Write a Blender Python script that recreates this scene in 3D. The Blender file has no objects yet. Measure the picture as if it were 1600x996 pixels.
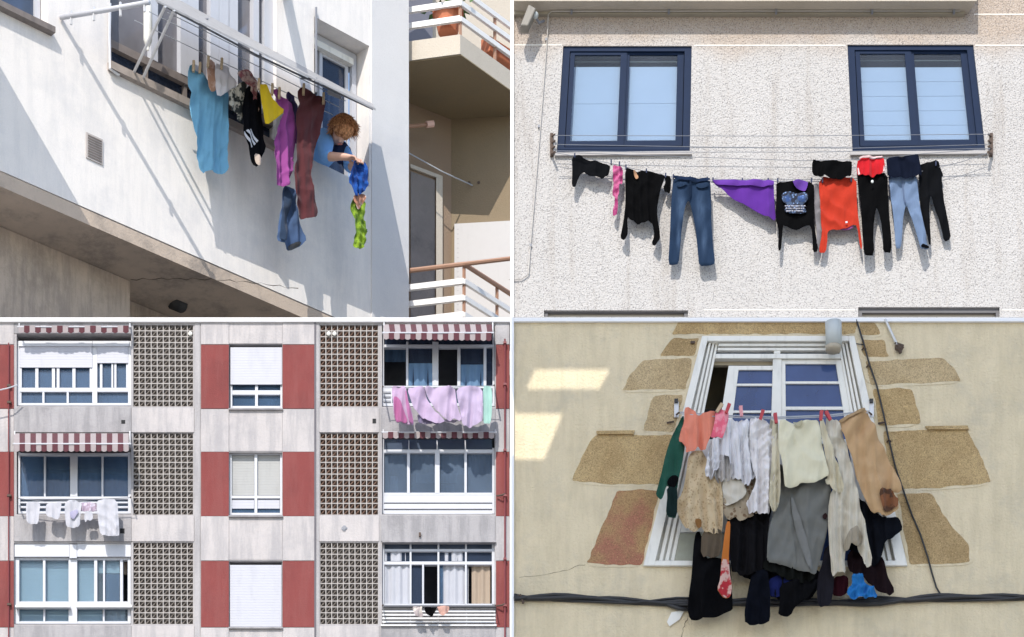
import bpy, bmesh, math, random
from mathutils import Vector, noise
from mathutils.geometry import delaunay_2d_cdt
random.seed(7)
SC = bpy.context.scene
COL = SC.collection
# ------------------------------------------------------------------ camera, sky, sun, exposure
D, ZC, HOR, S = 40.0, 1.6, 2500.0, 0.01      # camera distance, height, horizon row, metres per photo pixel on the plane y=0
cam = bpy.data.cameras.new('camera'); camo = bpy.data.objects.new('camera', cam); COL.objects.link(camo)
camo.location = (0, -D, ZC); camo.rotation_euler = (math.pi/2, 0, 0)
cam.sensor_width = 36; cam.lens = 36*D/16.0
cam.shift_y = (HOR-498)*S/16.0
cam.clip_start = .1; cam.clip_end = 2000
SC.camera = camo
SC.render.resolution_x, SC.render.resolution_y = 1024, 637
LDIR = Vector((.26, 1.04, -1.0)).normalized()
ELEV = math.asin(-LDIR.z)
w = bpy.data.worlds.new('World'); SC.world = w; w.use_nodes = True
nt = w.node_tree; nt.nodes.clear()
sky = nt.nodes.new('ShaderNodeTexSky'); sky.sky_type = 'NISHITA'; sky.sun_disc = False
sky.sun_elevation = ELEV; sky.sun_rotation = math.radians(194)
bg = nt.nodes.new('ShaderNodeBackground'); bg.inputs[1].default_value = .15
wo = nt.nodes.new('ShaderNodeOutputWorld')
nt.links.new(sky.outputs[0], bg.inputs[0]); nt.links.new(bg.outputs[0], wo.inputs[0])
sl = bpy.data.lights.new('sun', 'SUN'); sl.energy = 2.3; sl.angle = math.radians(.07); sl.color = (1, .95, .87)
so = bpy.data.objects.new('sun', sl); COL.objects.link(so)
so.rotation_euler = LDIR.to_track_quat('-Z', 'Y').to_euler(); so.location = (-10, -50, 60)
SC.view_settings.view_transform = 'Standard'; SC.view_settings.look = 'None'
SC.view_settings.exposure = .85; SC.view_settings.gamma = 1
try: SC.view_settings.use_curve_mapping = False
except Exception: pass

# ------------------------------------------------------------------ helpers
def P(px, py, y):                       # point of the photo at depth y
    k = (D+y)/D
    return Vector(((px-800)*S*k, y, ZC+(HOR-py)*S*k))
def PZ(px, py, z):                      # point of the photo on the level z
    return P(px, py, (z-ZC)/((HOR-py)*S)*D-D)
# oblique facade (upper left building): runs back to the right
TH = math.radians(43.0)
DV = Vector((math.cos(TH), math.sin(TH), 0)); NV = Vector((math.sin(TH), -math.cos(TH), 0))
W0 = P(637, 400, 7.0)
CAMP = Vector((0, -D, ZC))
def W(px, py, off):
    d = P(px, py, 0)-CAMP
    t = ((W0+NV*off-CAMP).dot(NV))/d.dot(NV)
    return CAMP+d*t
def wsz(px, py, off=0):
    q = W(px, py, off)-W0
    return q.dot(DV), W0.z+q.z
def WP(s, z, off):
    v = W0+DV*s+NV*off
    return Vector((v.x, v.y, z))
ORG = {}
class MB:
    def __init__(s): s.v = []; s.f = []
    def add(s, vs, fs):
        n = len(s.v); s.v += [Vector(v) for v in vs]; s.f += [[i+n for i in f] for f in fs]; return s
    def hexa(s, a, b):                  # two loops of 3-D points, joined
        n = len(a)
        return s.add(list(a)+list(b), [list(range(n)), list(range(2*n-1, n-1, -1))]+[[i, i+n, (i+1) % n+n, (i+1) % n] for i in range(n)])
    def poly(s, pts, yf, yb):           # photo outline extruded straight back
        a = [P(x, y, yf) for x, y in pts]
        return s.hexa(a, [Vector((p.x, yb, p.z)) for p in a])
    def box(s, x0, y0, x1, y1, yf, yb):
        return s.poly([(x0, y0), (x1, y0), (x1, y1), (x0, y1)], yf, yb)
    def wbox(s, s0, z0, s1, z1, o0, o1):
        q = [(s0, z0), (s1, z0), (s1, z1), (s0, z1)]
        return s.hexa([WP(a, b, o1) for a, b in q], [WP(a, b, o0) for a, b in q])
    def plan(s, pts, z0, z1):
        return s.hexa([Vector((x, y, z1)) for x, y in pts], [Vector((x, y, z0)) for x, y in pts])
    def bar(s, a, b, r, n=6):
        return s.tube([a, b], r, n)
    def tube(s, pts, r, n=6):
        pts = [Vector(p) for p in pts]; base = len(s.v); m = len(pts)
        for i, p in enumerate(pts):
            t = (pts[min(i+1, m-1)]-pts[max(i-1, 0)]).normalized()
            u = t.cross(Vector((0, 0, 1)))
            if u.length < .05: u = t.cross(Vector((1, 0, 0)))
            u.normalize(); q = t.cross(u); rr = r[i] if isinstance(r, (list, tuple)) else r
            for k in range(n):
                a = 2*math.pi*k/n; s.v.append(p+u*math.cos(a)*rr+q*math.sin(a)*rr)
        for i in range(m-1):
            for k in range(n):
                s.f.append([base+i*n+k, base+i*n+(k+1) % n, base+(i+1)*n+(k+1) % n, base+(i+1)*n+k])
        s.f.append([base+k for k in range(n)][::-1]); s.f.append([base+(m-1)*n+k for k in range(n)])
        return s
    def ball(s, c, rx, ry=None, rz=None, n=10, jit=0, seed=0):
        ry = ry or rx; rz = rz or rx; base = len(s.v); c = Vector(c); m = n//2+1
        for i in range(m+1):
            ph = math.pi*i/m
            for k in range(n):
                a = 2*math.pi*k/n
                d = Vector((math.sin(ph)*math.cos(a), math.sin(ph)*math.sin(a), math.cos(ph)))
                j = 1+jit*noise.noise(d*2.2+Vector((seed, 0, 0)))
                s.v.append(c+Vector((d.x*rx, d.y*ry, d.z*rz))*j)
        for i in range(m):
            for k in range(n):
                s.f.append([base+i*n+k, base+(i+1)*n+k, base+(i+1)*n+(k+1) % n, base+i*n+(k+1) % n])
        return s
    def build(s, name, mat, parent=None, smooth=False, loc=None, bev=0, idx=None):
        if parent is not None: o0 = ORG[parent.name]
        elif loc is not None: o0 = Vector(loc)
        else:
            n = len(s.v); o0 = Vector((sum(v.x for v in s.v)/n, sum(v.y for v in s.v)/n, min(v.z for v in s.v)))
        me = bpy.data.meshes.new(name)
        me.from_pydata([tuple(v-o0) for v in s.v], [], s.f); me.validate()
        if idx:
            for p_, k_ in zip(me.polygons, idx): p_.material_index = k_
        bm = bmesh.new(); bm.from_mesh(me); bmesh.ops.recalc_face_normals(bm, faces=bm.faces)
        if smooth:
            for f in bm.faces: f.smooth = True
        bm.to_mesh(me); bm.free()
        if mat: me.materials.append(mat)
        o = bpy.data.objects.new(name, me); COL.objects.link(o)
        if parent is not None: o.parent = parent
        else: o.location = o0
        ORG[o.name] = o0
        if bev:
            b = o.modifiers.new('bevel', 'BEVEL'); b.width = bev; b.segments = 2; b.limit_method = 'ANGLE'
        return o
def tag(o, label, cat, group=None):
    o['label'] = label; o['category'] = cat
    if group: o['group'] = group
    return o
def thing(name, loc, label, cat, group=None):
    o = bpy.data.objects.new(name, None); COL.objects.link(o); o.location = loc; o.empty_display_size = .2
    ORG[o.name] = Vector(loc); return tag(o, label, cat, group)
def holed(outer, holes, front, back, hole_back=None):
    """wall sheet with openings; outer/holes are 2-D loops, front/back map 2-D to 3-D"""
    hole_back = hole_back or back
    vs = []; es = []
    for lp in [outer]+holes:
        n = len(vs); vs += [Vector(p) for p in lp]; es += [(n+i, n+(i+1) % len(lp)) for i in range(len(lp))]
    r = delaunay_2d_cdt(vs, es, [], 1, 1e-6)
    def inside(p, lp):
        c = False
        for i in range(len(lp)):
            (x1, y1), (x2, y2) = lp[i], lp[(i+1) % len(lp)]
            if (y1 > p[1]) != (y2 > p[1]) and p[0] < (x2-x1)*(p[1]-y1)/(y2-y1)+x1: c = not c
        return c
    tri = []
    for f in r[2]:
        c = (sum(r[0][i][0] for i in f)/len(f), sum(r[0][i][1] for i in f)/len(f))
        if inside(c, outer) and not any(inside(c, h) for h in holes): tri.append(list(f))
    mb = MB(); n = len(r[0])
    mb.add([front(*p) for p in r[0]]+[back(*p) for p in r[0]], tri+[[i+n for i in f][::-1] for f in tri])
    for lp in [outer]+holes:
        m = len(lp); mb.add([front(*p) for p in lp]+[back(*p) for p in lp], [[i, (i+1) % m, (i+1) % m+m, i+m] for i in range(m)])
    return mb
def rect(x0, y0, x1, y1): return [(x0, y0), (x1, y0), (x1, y1), (x0, y1)]

# ------------------------------------------------------------------ materials
def base(name, rough=.8):
    m = bpy.data.materials.new(name); m.use_nodes = True
    N = m.node_tree.nodes; L = m.node_tree.links; b = N['Principled BSDF']
    b.inputs['Roughness'].default_value = rough
    tc = N.new('ShaderNodeTexCoord')
    return m, N, L, b, tc
def nz(N, L, tc, scale, detail=4, sc3=None, rough=.55):
    n = N.new('ShaderNodeTexNoise'); n.inputs['Scale'].default_value = scale; n.inputs['Detail'].default_value = detail
    n.inputs['Roughness'].default_value = rough
    if sc3:
        mp = N.new('ShaderNodeMapping'); mp.inputs['Scale'].default_value = sc3
        L.new(tc.outputs['Object'], mp.inputs[0]); L.new(mp.outputs[0], n.inputs['Vector'])
    else: L.new(tc.outputs['Object'], n.inputs['Vector'])
    return n.outputs[0]
def ramp(N, L, fac, a, b):
    r = N.new('ShaderNodeMapRange'); r.inputs[1].default_value = a; r.inputs[2].default_value = b
    r.interpolation_type = 'SMOOTHSTEP'
    L.new(fac, r.inputs[0]); return r.outputs[0]
def mix(N, L, fac, a, b, mode='MIX'):
    m = N.new('ShaderNodeMix'); m.data_type = 'RGBA'; m.blend_type = mode
    if isinstance(fac, (int, float)): m.inputs[0].default_value = fac
    else: L.new(fac, m.inputs[0])
    for i, c in ((6, a), (7, b)):
        if isinstance(c, (tuple, list)): m.inputs[i].default_value = (*c, 1)
        else: L.new(c, m.inputs[i])
    return m.outputs[2]
def mul(N, L, a, k):
    m = N.new('ShaderNodeMath'); m.operation = 'MULTIPLY'; L.new(a, m.inputs[0])
    if isinstance(k, (int, float)): m.inputs[1].default_value = k
    else: L.new(k, m.inputs[1])
    return m.outputs[0]
def bump(N, L, b, h, strength, dist=.01):
    bp = N.new('ShaderNodeBump'); bp.inputs['Strength'].default_value = strength; bp.inputs['Distance'].default_value = dist
    L.new(h, bp.inputs['Height']); L.new(bp.outputs[0], b.inputs['Normal'])
def dk(c, k): return tuple(max(0, min(1, x*k)) for x in c)
def plaster(name, col, var=.12, dirt=None, dirt_amt=.5, streak=None, streak_amt=.5, bscale=40, bst=.4, big=.7, rough=.9):
    m, N, L, b, tc = base(name, rough)
    c = mix(N, L, nz(N, L, tc, big*3, 6), dk(col, 1-var), dk(col, 1+var*.6))
    c = mix(N, L, mul(N, L, ramp(N, L, nz(N, L, tc, 55, 3), .45, .75), .25), c, dk(col, .75))
    if dirt:
        c = mix(N, L, mul(N, L, ramp(N, L, nz(N, L, tc, big*1.6, 9, None, .72), .46, .68), dirt_amt), c, dirt)
    if streak:
        c = mix(N, L, mul(N, L, ramp(N, L, nz(N, L, tc, 1.0, 7, (6.0, 6.0, .8), .7), 0.42, .62), streak_amt), c, streak)
    L.new(c, b.inputs['Base Color'])
    bump(N, L, b, nz(N, L, tc, bscale, 5), bst, .02)
    return m
def plain(name, col, rough=.5, metal=0, var=.1, dirt=0):
    m, N, L, b, tc = base(name, rough); b.inputs['Metallic'].default_value = metal
    c = mix(N, L, nz(N, L, tc, 9, 5), dk(col, 1-var), dk(col, 1+var))
    if dirt: c = mix(N, L, mul(N, L, ramp(N, L, nz(N, L, tc, 3, 7, (3, 3, .8)), .5, .75), dirt), c, dk(col, .45))
    L.new(c, b.inputs['Base Color']); return m
def glass(name, tint, body, fac, rough=.08):
    m, N, L, b, tc = base(name, rough)
    c = mix(N, L, nz(N, L, tc, 1.6, 3, (1.5, 1.5, 1)), dk(body, .6), dk(body, 1.35)); L.new(c, b.inputs['Base Color'])
    t = N.new('ShaderNodeBsdfTransparent'); t.inputs[0].default_value = (*tint, 1)
    x = N.new('ShaderNodeMixShader'); x.inputs[0].default_value = fac
    L.new(t.outputs[0], x.inputs[1]); L.new(b.outputs[0], x.inputs[2])
    L.new(x.outputs[0], N['Material Output'].inputs[0]); return m
FC = [0]
def fabric(col, pat=None, col2=None, rough=.9, name=None, fade=()):
    FC[0] += 1
    m, N, L, b, tc = base(name or 'fabric_%d' % FC[0], rough)
    try: b.inputs['Sheen Weight'].default_value = .12 if max(col) > .08 else 0
    except Exception: pass
    c = mix(N, L, nz(N, L, tc, 4.5, 5), dk(col, .88), dk(col, 1.1))
    c = mix(N, L, mul(N, L, nz(N, L, tc, 9, 5, (4, 4, .45)), .5), c, mix(N, L, .5, c, dk(col, .62)))
    h = nz(N, L, tc, 90, 3)
    b.inputs['Specular IOR Level'].default_value = .15 if max(col) > .05 else .04
    if pat in ('floral', 'lace', 'print'):
        v = N.new('ShaderNodeTexVoronoi'); v.inputs['Scale'].default_value = {'floral': 13, 'lace': 22, 'print': 24}[pat]
        L.new(tc.outputs['Object'], v.inputs['Vector'])
        c = mix(N, L, ramp(N, L, v.outputs['Distance'], .42, .25), c, col2)
        if pat == 'print': c = mix(N, L, ramp(N, L, nz(N, L, tc, 16, 3), .5, .58), c, dk(col2, .35))
    elif pat == 'denim':
        c = mix(N, L, mul(N, L, nz(N, L, tc, 30, 4, (3, 3, .3)), .5), c, dk(col, 1.7))
        if col2 and not fade: c = mix(N, L, ramp(N, L, nz(N, L, tc, 1.5, 2), .45, .65), c, col2)
    elif pat == 'stripe' or pat == 'rib':
        wv = N.new('ShaderNodeTexWave'); wv.inputs['Scale'].default_value = 9 if pat == 'stripe' else 14
        wv.inputs['Distortion'].default_value = .8; L.new(tc.outputs['Object'], wv.inputs['Vector'])
        if pat == 'stripe': c = mix(N, L, ramp(N, L, wv.outputs[1], .4, .6), c, col2)
        else: h = wv.outputs[1]; c = mix(N, L, mul(N, L, wv.outputs[1], .3), c, dk(col, .6))
    elif pat == 'mottle':
        c = mix(N, L, ramp(N, L, nz(N, L, tc, 7, 4), .47, .55), c, col2)
    for fx, fz, sx_, sz_ in fade:       # worn pale areas of the denim
        mp_ = N.new('ShaderNodeMapping'); mp_.inputs['Location'].default_value = (-fx/sx_, 0, -fz/sz_); mp_.inputs['Scale'].default_value = (1/sx_, 0, 1/sz_)
        L.new(tc.outputs['Object'], mp_.inputs[0])
        vl_ = N.new('ShaderNodeVectorMath'); vl_.operation = 'LENGTH'; L.new(mp_.outputs[0], vl_.inputs[0])
        c = mix(N, L, mul(N, L, mul(N, L, ramp(N, L, vl_.outputs['Value'], 1.15, .0), nz(N, L, tc, 12, 4, (3, 3, .8))), 1.05), c, col2)
    L.new(c, b.inputs['Base Color']); bump(N, L, b, h, .35, .008)
    # thin cloth lets some light through
    tr = N.new('ShaderNodeBsdfTranslucent'); L.new(c, tr.inputs[0])
    x = N.new('ShaderNodeMixShader'); x.inputs[0].default_value = .08
    L.new(b.outputs[0], x.inputs[1]); L.new(tr.outputs[0], x.inputs[2]); L.new(x.outputs[0], N['Material Output'].inputs[0])
    return m
def pebble(name):
    m, N, L, b, tc = base(name, .9)
    c = mix(N, L, nz(N, L, tc, .55, 5), (.43, .41, .395), (.52, .50, .485))
    # warm rain stain under the eaves (rust run-off along the top of the wall)
    sx = N.new('ShaderNodeSeparateXYZ'); L.new(tc.outputs['Object'], sx.inputs[0])
    ad = N.new('ShaderNodeMath'); ad.operation = 'ADD'; L.new(sx.outputs[2], ad.inputs[0])
    L.new(mul(N, L, nz(N, L, tc, .9, 4), .9), ad.inputs[1])
    c = mix(N, L, mul(N, L, ramp(N, L, ad.outputs[0], STAIN0, STAIN1), .55), c, (.36, .235, .135))
    c = mix(N, L, mul(N, L, ramp(N, L, nz(N, L, tc, 1.0, 6, (4, 4, .35), .65), .5, .7), .35), c, (.30, .255, .215))
    v = N.new('ShaderNodeTexVoronoi'); v.inputs['Scale'].default_value = 46; L.new(tc.outputs['Object'], v.inputs['Vector'])
    d = ramp(N, L, v.outputs['Distance'], .46, .26)
    sc = N.new('ShaderNodeSeparateColor'); L.new(v.outputs['Color'], sc.inputs[0])
    sel = ramp(N, L, sc.outputs[0], .30, .42)
    c = mix(N, L, mul(N, L, mul(N, L, d, sel), .62), c, (.075, .067, .07))
    v2 = N.new('ShaderNodeTexVoronoi'); v2.inputs['Scale'].default_value = 34; L.new(tc.outputs['Object'], v2.inputs['Vector'])
    c = mix(N, L, mul(N, L, ramp(N, L, v2.outputs['Distance'], .5, .2), .25), c, (.62, .58, .55))
    L.new(c, b.inputs['Base Color']); bump(N, L, b, v2.outputs['Distance'], .5, .02); return m
STAIN0, STAIN1 = 26.05, 26.65
def stone(name, c1, c2, c3=None):
    m, N, L, b, tc = base(name, .95)
    c = mix(N, L, ramp(N, L, nz(N, L, tc, 1.8, 7), .3, .7), c1, c2)
    if c3: c = mix(N, L, ramp(N, L, nz(N, L, tc, 1.1, 4), .45, .6), c, c3)
    g = nz(N, L, tc, 58, 3, None, .7)
    c = mix(N, L, mul(N, L, ramp(N, L, g, .48, .62), .6), c, dk(c1, .42))
    c = mix(N, L, mul(N, L, ramp(N, L, nz(N, L, tc, 61, 2), .6, .68), .6), c, dk(c2, 1.45))
    L.new(c, b.inputs['Base Color']); bump(N, L, b, g, .6, .03); return m

M = {}
M['asphalt'] = plaster('pale_paving', (.42, .40, .36), .15, (.33, .31, .29), bscale=30)
M['tower'] = plaster('shade_tower_render', (.5, .45, .38), .1)
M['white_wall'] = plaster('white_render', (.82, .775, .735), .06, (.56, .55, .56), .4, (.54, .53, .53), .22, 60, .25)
M['white_dimmed'] = plaster('white_render_dimmed', (.66, .645, .64), .06, (.5, .5, .53), .3, None, 0, 60, .25)  # greyer render: a difference in light along the wall put into colour
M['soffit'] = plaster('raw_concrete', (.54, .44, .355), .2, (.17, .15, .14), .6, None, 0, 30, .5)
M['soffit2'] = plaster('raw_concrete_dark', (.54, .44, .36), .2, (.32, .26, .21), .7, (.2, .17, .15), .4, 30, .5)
M['metal'] = plain('galvanised_metal', (.62, .62, .63), .4, .3, .1, .3)
M['tray'] = plain('white_tray_metal', (.36, .35, .345), .45, 0, .06, .45)
M['white'] = plain('white_paint', (.53, .54, .58), .35, 0, .03, .1)
M['white_old'] = plain('white_old_paint', (.80, .78, .72), .5, 0, .05, .35)
M['white_trim'] = plain('white_coping', (.86, .86, .87), .5, 0, .02)
M['wood_dark'] = plain('weathered_window_wood', (.20, .17, .155), .7, 0, .25, .4)
M['dark'] = plain('dark_interior', (.02, .02, .022), .9, 0, .3)
M['dim'] = plain('dim_interior', (.085, .09, .105), .9, 0, .3)
M['black'] = plain('black_rubber', (.025, .025, .027), .55, 0, .3)
M['wire'] = plain('line_wire', (.45, .47, .5), .5)
M['wire_dark'] = plain('line_wire_dark', (.22, .23, .26), .5)
M['glass_dark'] = glass('window_glass_dark', (.35, .5, .7), (.035, .05, .085), .75, .05)
M['glass_blue'] = glass('window_glass_blue', (.66, .78, .92), (.085, .145, .235), .55)  # blue body colour stands in for sky mirrored in the glass
M['glass_deep'] = glass('window_glass_deep_blue', (.5, .6, .88), (.07, .115, .27), .66)
M['glass_pale'] = glass('window_glass_pale', (.84, .91, .98), (.16, .18, .22), .16)
M['glass_slate'] = glass('window_glass_slate', (.74, .82, .9), (.135, .18, .25), .52)
M['glass_mist'] = glass('window_glass_mist', (.86, .92, .95), (.20, .26, .32), .2)
M['glass_grey'] = glass('window_glass_grey', (.5, .58, .7), (.10, .13, .19), .7)
M['brick_refl'] = plaster('red_brick', (.30, .12, .08), .25, (.2, .1, .08), bscale=20)
M['pebble'] = pebble('pebbledash')
M['eave'] = plaster('eave_boards', (.50, .44, .36), .15, (.33, .29, .22), .4)
M['navy'] = plain('navy_frame', (.009, .021, .055), .6, 0, .15); M['navy'].node_tree.nodes['Principled BSDF'].inputs['Specular IOR Level'].default_value = .15
M['blind'] = plain('white_blind', (.76, .77, .80), .6, 0, .03)
M['conc'] = plaster('pale_concrete', (.42, .40, .405), .15, (.26, .25, .26), .5, (.25, .24, .25), .45, 35, .35)
M['conc_grey'] = plaster('grey_concrete', (.37, .355, .365), .15, (.22, .21, .22), .65, (.21, .205, .215), .6, 35, .4)
M['conc_white'] = plaster('whitewashed_concrete', (.50, .465, .46), .12, (.33, .315, .325), .55, (.29, .28, .295), .5, 35, .3)
M['red'] = plaster('red_render', (.215, .047, .044), .16, (.15, .036, .035), .6, (.24, .085, .078), .3, 50, .3)
M['block'] = plain('breeze_block', (.40, .37, .35), .85, 0, .15, .2)
M['block_in'] = plain('breeze_block_diagonals', (.27, .235, .21), .9, 0, .4)  # brown-grey colour of the diagonal bars
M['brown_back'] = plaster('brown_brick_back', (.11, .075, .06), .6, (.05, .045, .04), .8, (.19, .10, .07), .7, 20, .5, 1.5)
M['shutter'] = plain('white_roller_shutter', (.45, .455, .51), .5, 0, .03, .15)
M['shutter_grey'] = plain('grey_roller_shutter', (.36, .36, .355), .6, 0, .05, .15)
M['shutter_blue'] = plain('pale_blue_blind', (.40, .50, .56), .6, 0, .05)
M['curtain'] = fabric((.50, .51, .56), name='net_curtain')
M['blue_curtain'] = fabric((.14, .24, .38), name='blue_curtain')
M['board'] = plain('beige_board', (.34, .265, .20), .8)
M['pipe_red'] = plain('red_pipe', (.17, .025, .03), .5)
M['aw_red'] = fabric((.115, .042, .052), name='awning_burgundy')
M['aw_white'] = fabric((.38, .33, .335), name='awning_cream')
M['ochre'] = plaster('ochre_roughcast', (.75, .635, .435), .18, (.56, .49, .36), .75, (.52, .43, .27), .3, 26, .7)
M['ochre'].node_tree.nodes['Bump'].inputs['Strength'].default_value = 1.0
M['ochre2'] = plaster('mortar', (.66, .59, .43), .10, (.5, .44, .32), .4, None, 0, 30, .6)
ST = [stone('golden_stone', (.43, .29, .13), (.57, .41, .205)), stone('pale_golden_stone', (.45, .325, .17), (.59, .45, .26)), stone('brown_stone', (.38, .26, .12), (.53, .375, .19))]; M['stone'] = ST[0]
M['stone_red'] = stone('reddish_stone', (.42, .26, .12), (.45, .28, .13), (.40, .165, .105))
M['pipe_grey'] = plain('grey_downpipe', (.50, .53, .52), .5, 0, .05, .3)
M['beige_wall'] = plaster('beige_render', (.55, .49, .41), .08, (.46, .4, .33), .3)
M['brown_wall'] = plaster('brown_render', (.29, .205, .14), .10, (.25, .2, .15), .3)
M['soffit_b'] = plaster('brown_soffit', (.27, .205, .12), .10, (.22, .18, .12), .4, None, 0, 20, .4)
M['terracotta'] = plain('terracotta', (.50, .17, .085), .8)
M['leafm'] = plain('leaf_green', (.06, .13, .03), .7, 0, .5)
M['door_grey'] = plaster('grey_grille', (.25, .22, .205), .3, (.1, .09, .09), .6, None, 0, 25, .6)
M['rail_brown'] = plain('brown_rail', (.36, .2, .13), .5)
M['rail_white'] = plain('white_rail', (.78, .76, .74), .4)
M['peg_red'] = plain('red_peg', (.45, .035, .045), .4)
M['peg_pink'] = plain('pink_peg', (.70, .30, .32), .4)
M['peg_wood'] = plain('wooden_peg', (.50, .38, .24), .7)
M['peg_blue'] = plain('blue_peg', (.02, .03, .08), .4)
M['rust'] = plain('rusty_iron', (.09, .06, .045), .8)
M['skin'] = plain('skin', (.60, .36, .27), .5, 0, .06)
M['hair'] = None

# ------------------------------------------------------------------ cloth
def chaikin(p, it=1):
    for _ in range(it):
        q = []
        for i in range(len(p)):
            a, b = p[i], p[(i+1) % len(p)]
            q.append((a[0]*.78+b[0]*.22, a[1]*.78+b[1]*.22)); q.append((a[0]*.22+b[0]*.78, a[1]*.22+b[1]*.78))
        p = q
    return p
def cloth(name, poly, mapf, mat, parent=None, A=.026, lam=13, T=.003, step=2.0, seed=None, drift=.15, smooth=1, h0=0, fold=None, top=.25, crease=.6):
    """a hanging garment: outline polygon, closed front and back with vertical folds; mapf(px,py,h)"""
    sd = seed if seed is not None else random.uniform(0, 100)
    y0 = min(p[1] for p in poly); y1 = max(p[1] for p in poly); x0 = min(p[0] for p in poly)
    if fold is None:
        def fold(x, y):
            t = (y-y0)/max(1, y1-y0); g = top+(1-top)*min(1, t*1.3)
            n1 = noise.noise(Vector((x*.016+sd, y*.007, sd))); n2 = noise.noise(Vector((x*.05, y*.012+sd, 3.1)))
            u = x/lam+1.0*n1+.25*n2
            s1_ = math.sin(2*math.pi*u+sd); s2_ = math.sin(2*math.pi*u*.47+sd*2+n2)
            f = .62*(1-1.9*abs(math.sin(math.pi*u+sd))**.8)+.25*s1_+.5*s2_
            cr = noise.noise(Vector((x*.10+y*.03, y*.022-x*.02, sd*1.7)))
            # a few drag lines running from the pegs
            dg = math.sin((x*.5+y*.35)*.35+sd)*max(0, 1-t*1.6)*.5
            cr2 = noise.noise(Vector((x*.05-y*.045, y*.05+x*.02, sd*.7)))
            mk = max(0, noise.noise(Vector((x*.028+sd*3, y*.02, sd)))+.15)
            sg = 1 if n1 > 0 else -1
            dg += .5*mk*(1-2*abs(math.sin(math.pi*(y*.8+sg*x*.55)/(lam*1.5)+2*n2+sd)))
            return 1.7*A*(g*(f+.35*n2)*(.75+.5*n1)+crease*(.6*cr+.45*cr2)+dg)
    lp = chaikin(poly, smooth) if smooth else list(poly)
    bd = []
    for i in range(len(lp)):
        a, b = lp[i], lp[(i+1) % len(lp)]; L = math.hypot(b[0]-a[0], b[1]-a[1]); n = max(1, int(round(L/step)))
        for k in range(n): bd.append((a[0]+(b[0]-a[0])*k/n, a[1]+(b[1]-a[1])*k/n))
    # drop near duplicates
    q = [bd[0]]
    for p in bd[1:]:
        if math.hypot(p[0]-q[-1][0], p[1]-q[-1][1]) > step*.35: q.append(p)
    bd = q
    def inside(x, y):
        c = False
        for i in range(len(bd)):
            x1, y1_ = bd[i]; x2, y2 = bd[(i+1) % len(bd)]
            if (y1_ > y) != (y2 > y) and x < (x2-x1)*(y-y1_)/(y2-y1_)+x1: c = not c
        return c
    def dist(x, y): return min(math.hypot(x-a, y-b) for a, b in bd)
    pts = list(bd); xm = max(p[0] for p in poly); yy = y0+step*.5; row = 0
    while yy < y1:
        xx = x0+(step*.5 if row % 2 else 0)
        while xx < xm:
            if inside(xx, yy) and dist(xx, yy) > step*.6: pts.append((xx, yy))
            xx += step
        yy += step*.87; row += 1
    n = len(bd)
    r = delaunay_2d_cdt([Vector(p) for p in pts], [(i, (i+1) % n) for i in range(n)], [], 1, 1e-4)
    V = [(v.x, v.y) for v in r[0]]; F = [list(f) for f in r[2]]
    ed = {}
    for f in F:
        for i in range(len(f)):
            e = tuple(sorted((f[i], f[(i+1) % len(f)]))); ed[e] = ed.get(e, 0)+1
    bset = {i for e, c in ed.items() if c == 1 for i in e}
    mb = MB(); R = 4.0; th = .005; n = len(V)
    hs = [h0+fold(x, y)+T*math.sqrt(0 if i in bset else min(1, dist(x, y)/R)) for i, (x, y) in enumerate(V)]
    mb.v = [mapf(x, y, h) for (x, y), h in zip(V, hs)]+[mapf(x, y, h-th) for (x, y), h in zip(V, hs)]
    mb.f = F+[[i+n for i in f][::-1] for f in F]
    for a, b in [e for e, c in ed.items() if c == 1]:      # the cut edge of the cloth, with corners of its own
        k = len(mb.v); mb.v += [mb.v[a].copy(), mb.v[b].copy(), mb.v[b+n].copy(), mb.v[a+n].copy()]; mb.f.append([k, k+1, k+2, k+3])
    o = mb.build(name, mat, parent, smooth=True)
    o['_'] = 0; del o['_']
    o_fold[o.name] = fold
    return o
o_fold = {}
def mp(y0): return lambda x, y, h: P(x, y, y0)-Vector((0, h, 0))
def mw(off): return lambda x, y, h: W(x, y, off)+NV*h
def patch(parent, name, poly, mapf, mat, h=.03, T=.006, step=2.2, smooth=1):
    return cloth(name, poly, mapf, mat, parent, T=T, step=step, smooth=smooth, h0=h, fold=o_fold[parent.name])
def tr(s, ox, oy, k):                   # '(x,y) (x,y)' in an enlargement -> photo pixels
    out = []
    for t in s.split():
        a, b = t.split(','); out.append((ox+float(a)/k, oy+float(b)/k))
    return out

# ================================================================== GROUND and an added unseen tower (put there to shade the stone house)
g = MB(); g.add([(-300, -300, 0), (300, -300, 0), (300, 300, 0), (-300, 300, 0)], [[0, 1, 2, 3]])
g = g.build('street_ground', M['asphalt'], loc=(0, 0, 0)); g['kind'] = 'structure'
YT = -43.0
def shade_at(px, py, y=YT):             # where the light that lands on the stone house passes the tower's front
    p = P(px, py, 0); t = (y-p.y)/LDIR.y; q = p+LDIR*t
    return (q.x, q.z)
tower = thing('shade_tower', (-2, YT, 0), 'tall plain tower added out of view to shade the stone house', 'building')
a, b = shade_at(799, 501), shade_at(2100, 501)
out = [(a[0], 0), (b[0]+1.5, 0), (b[0]+1.5, b[1]), (a[0], a[1])]
h1 = [shade_at(*p) for p in ((828, 549), (969, 549), (936, 608), (803, 608))]  # openings shaped to drop the sun patches on the stone house
h2 = [shade_at(*p) for p in ((799, 618), (891, 618), (850, 718), (799, 718))]
out += [h2[0], h2[1], h2[2], h2[3]]
holed(out, [h1], lambda x, z: Vector((x, YT, z)), lambda x, z: Vector((x, YT-.3, z))).build('wall', M['tower'], tower)
zt = shade_at(800, 720)[1]-.4
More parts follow.
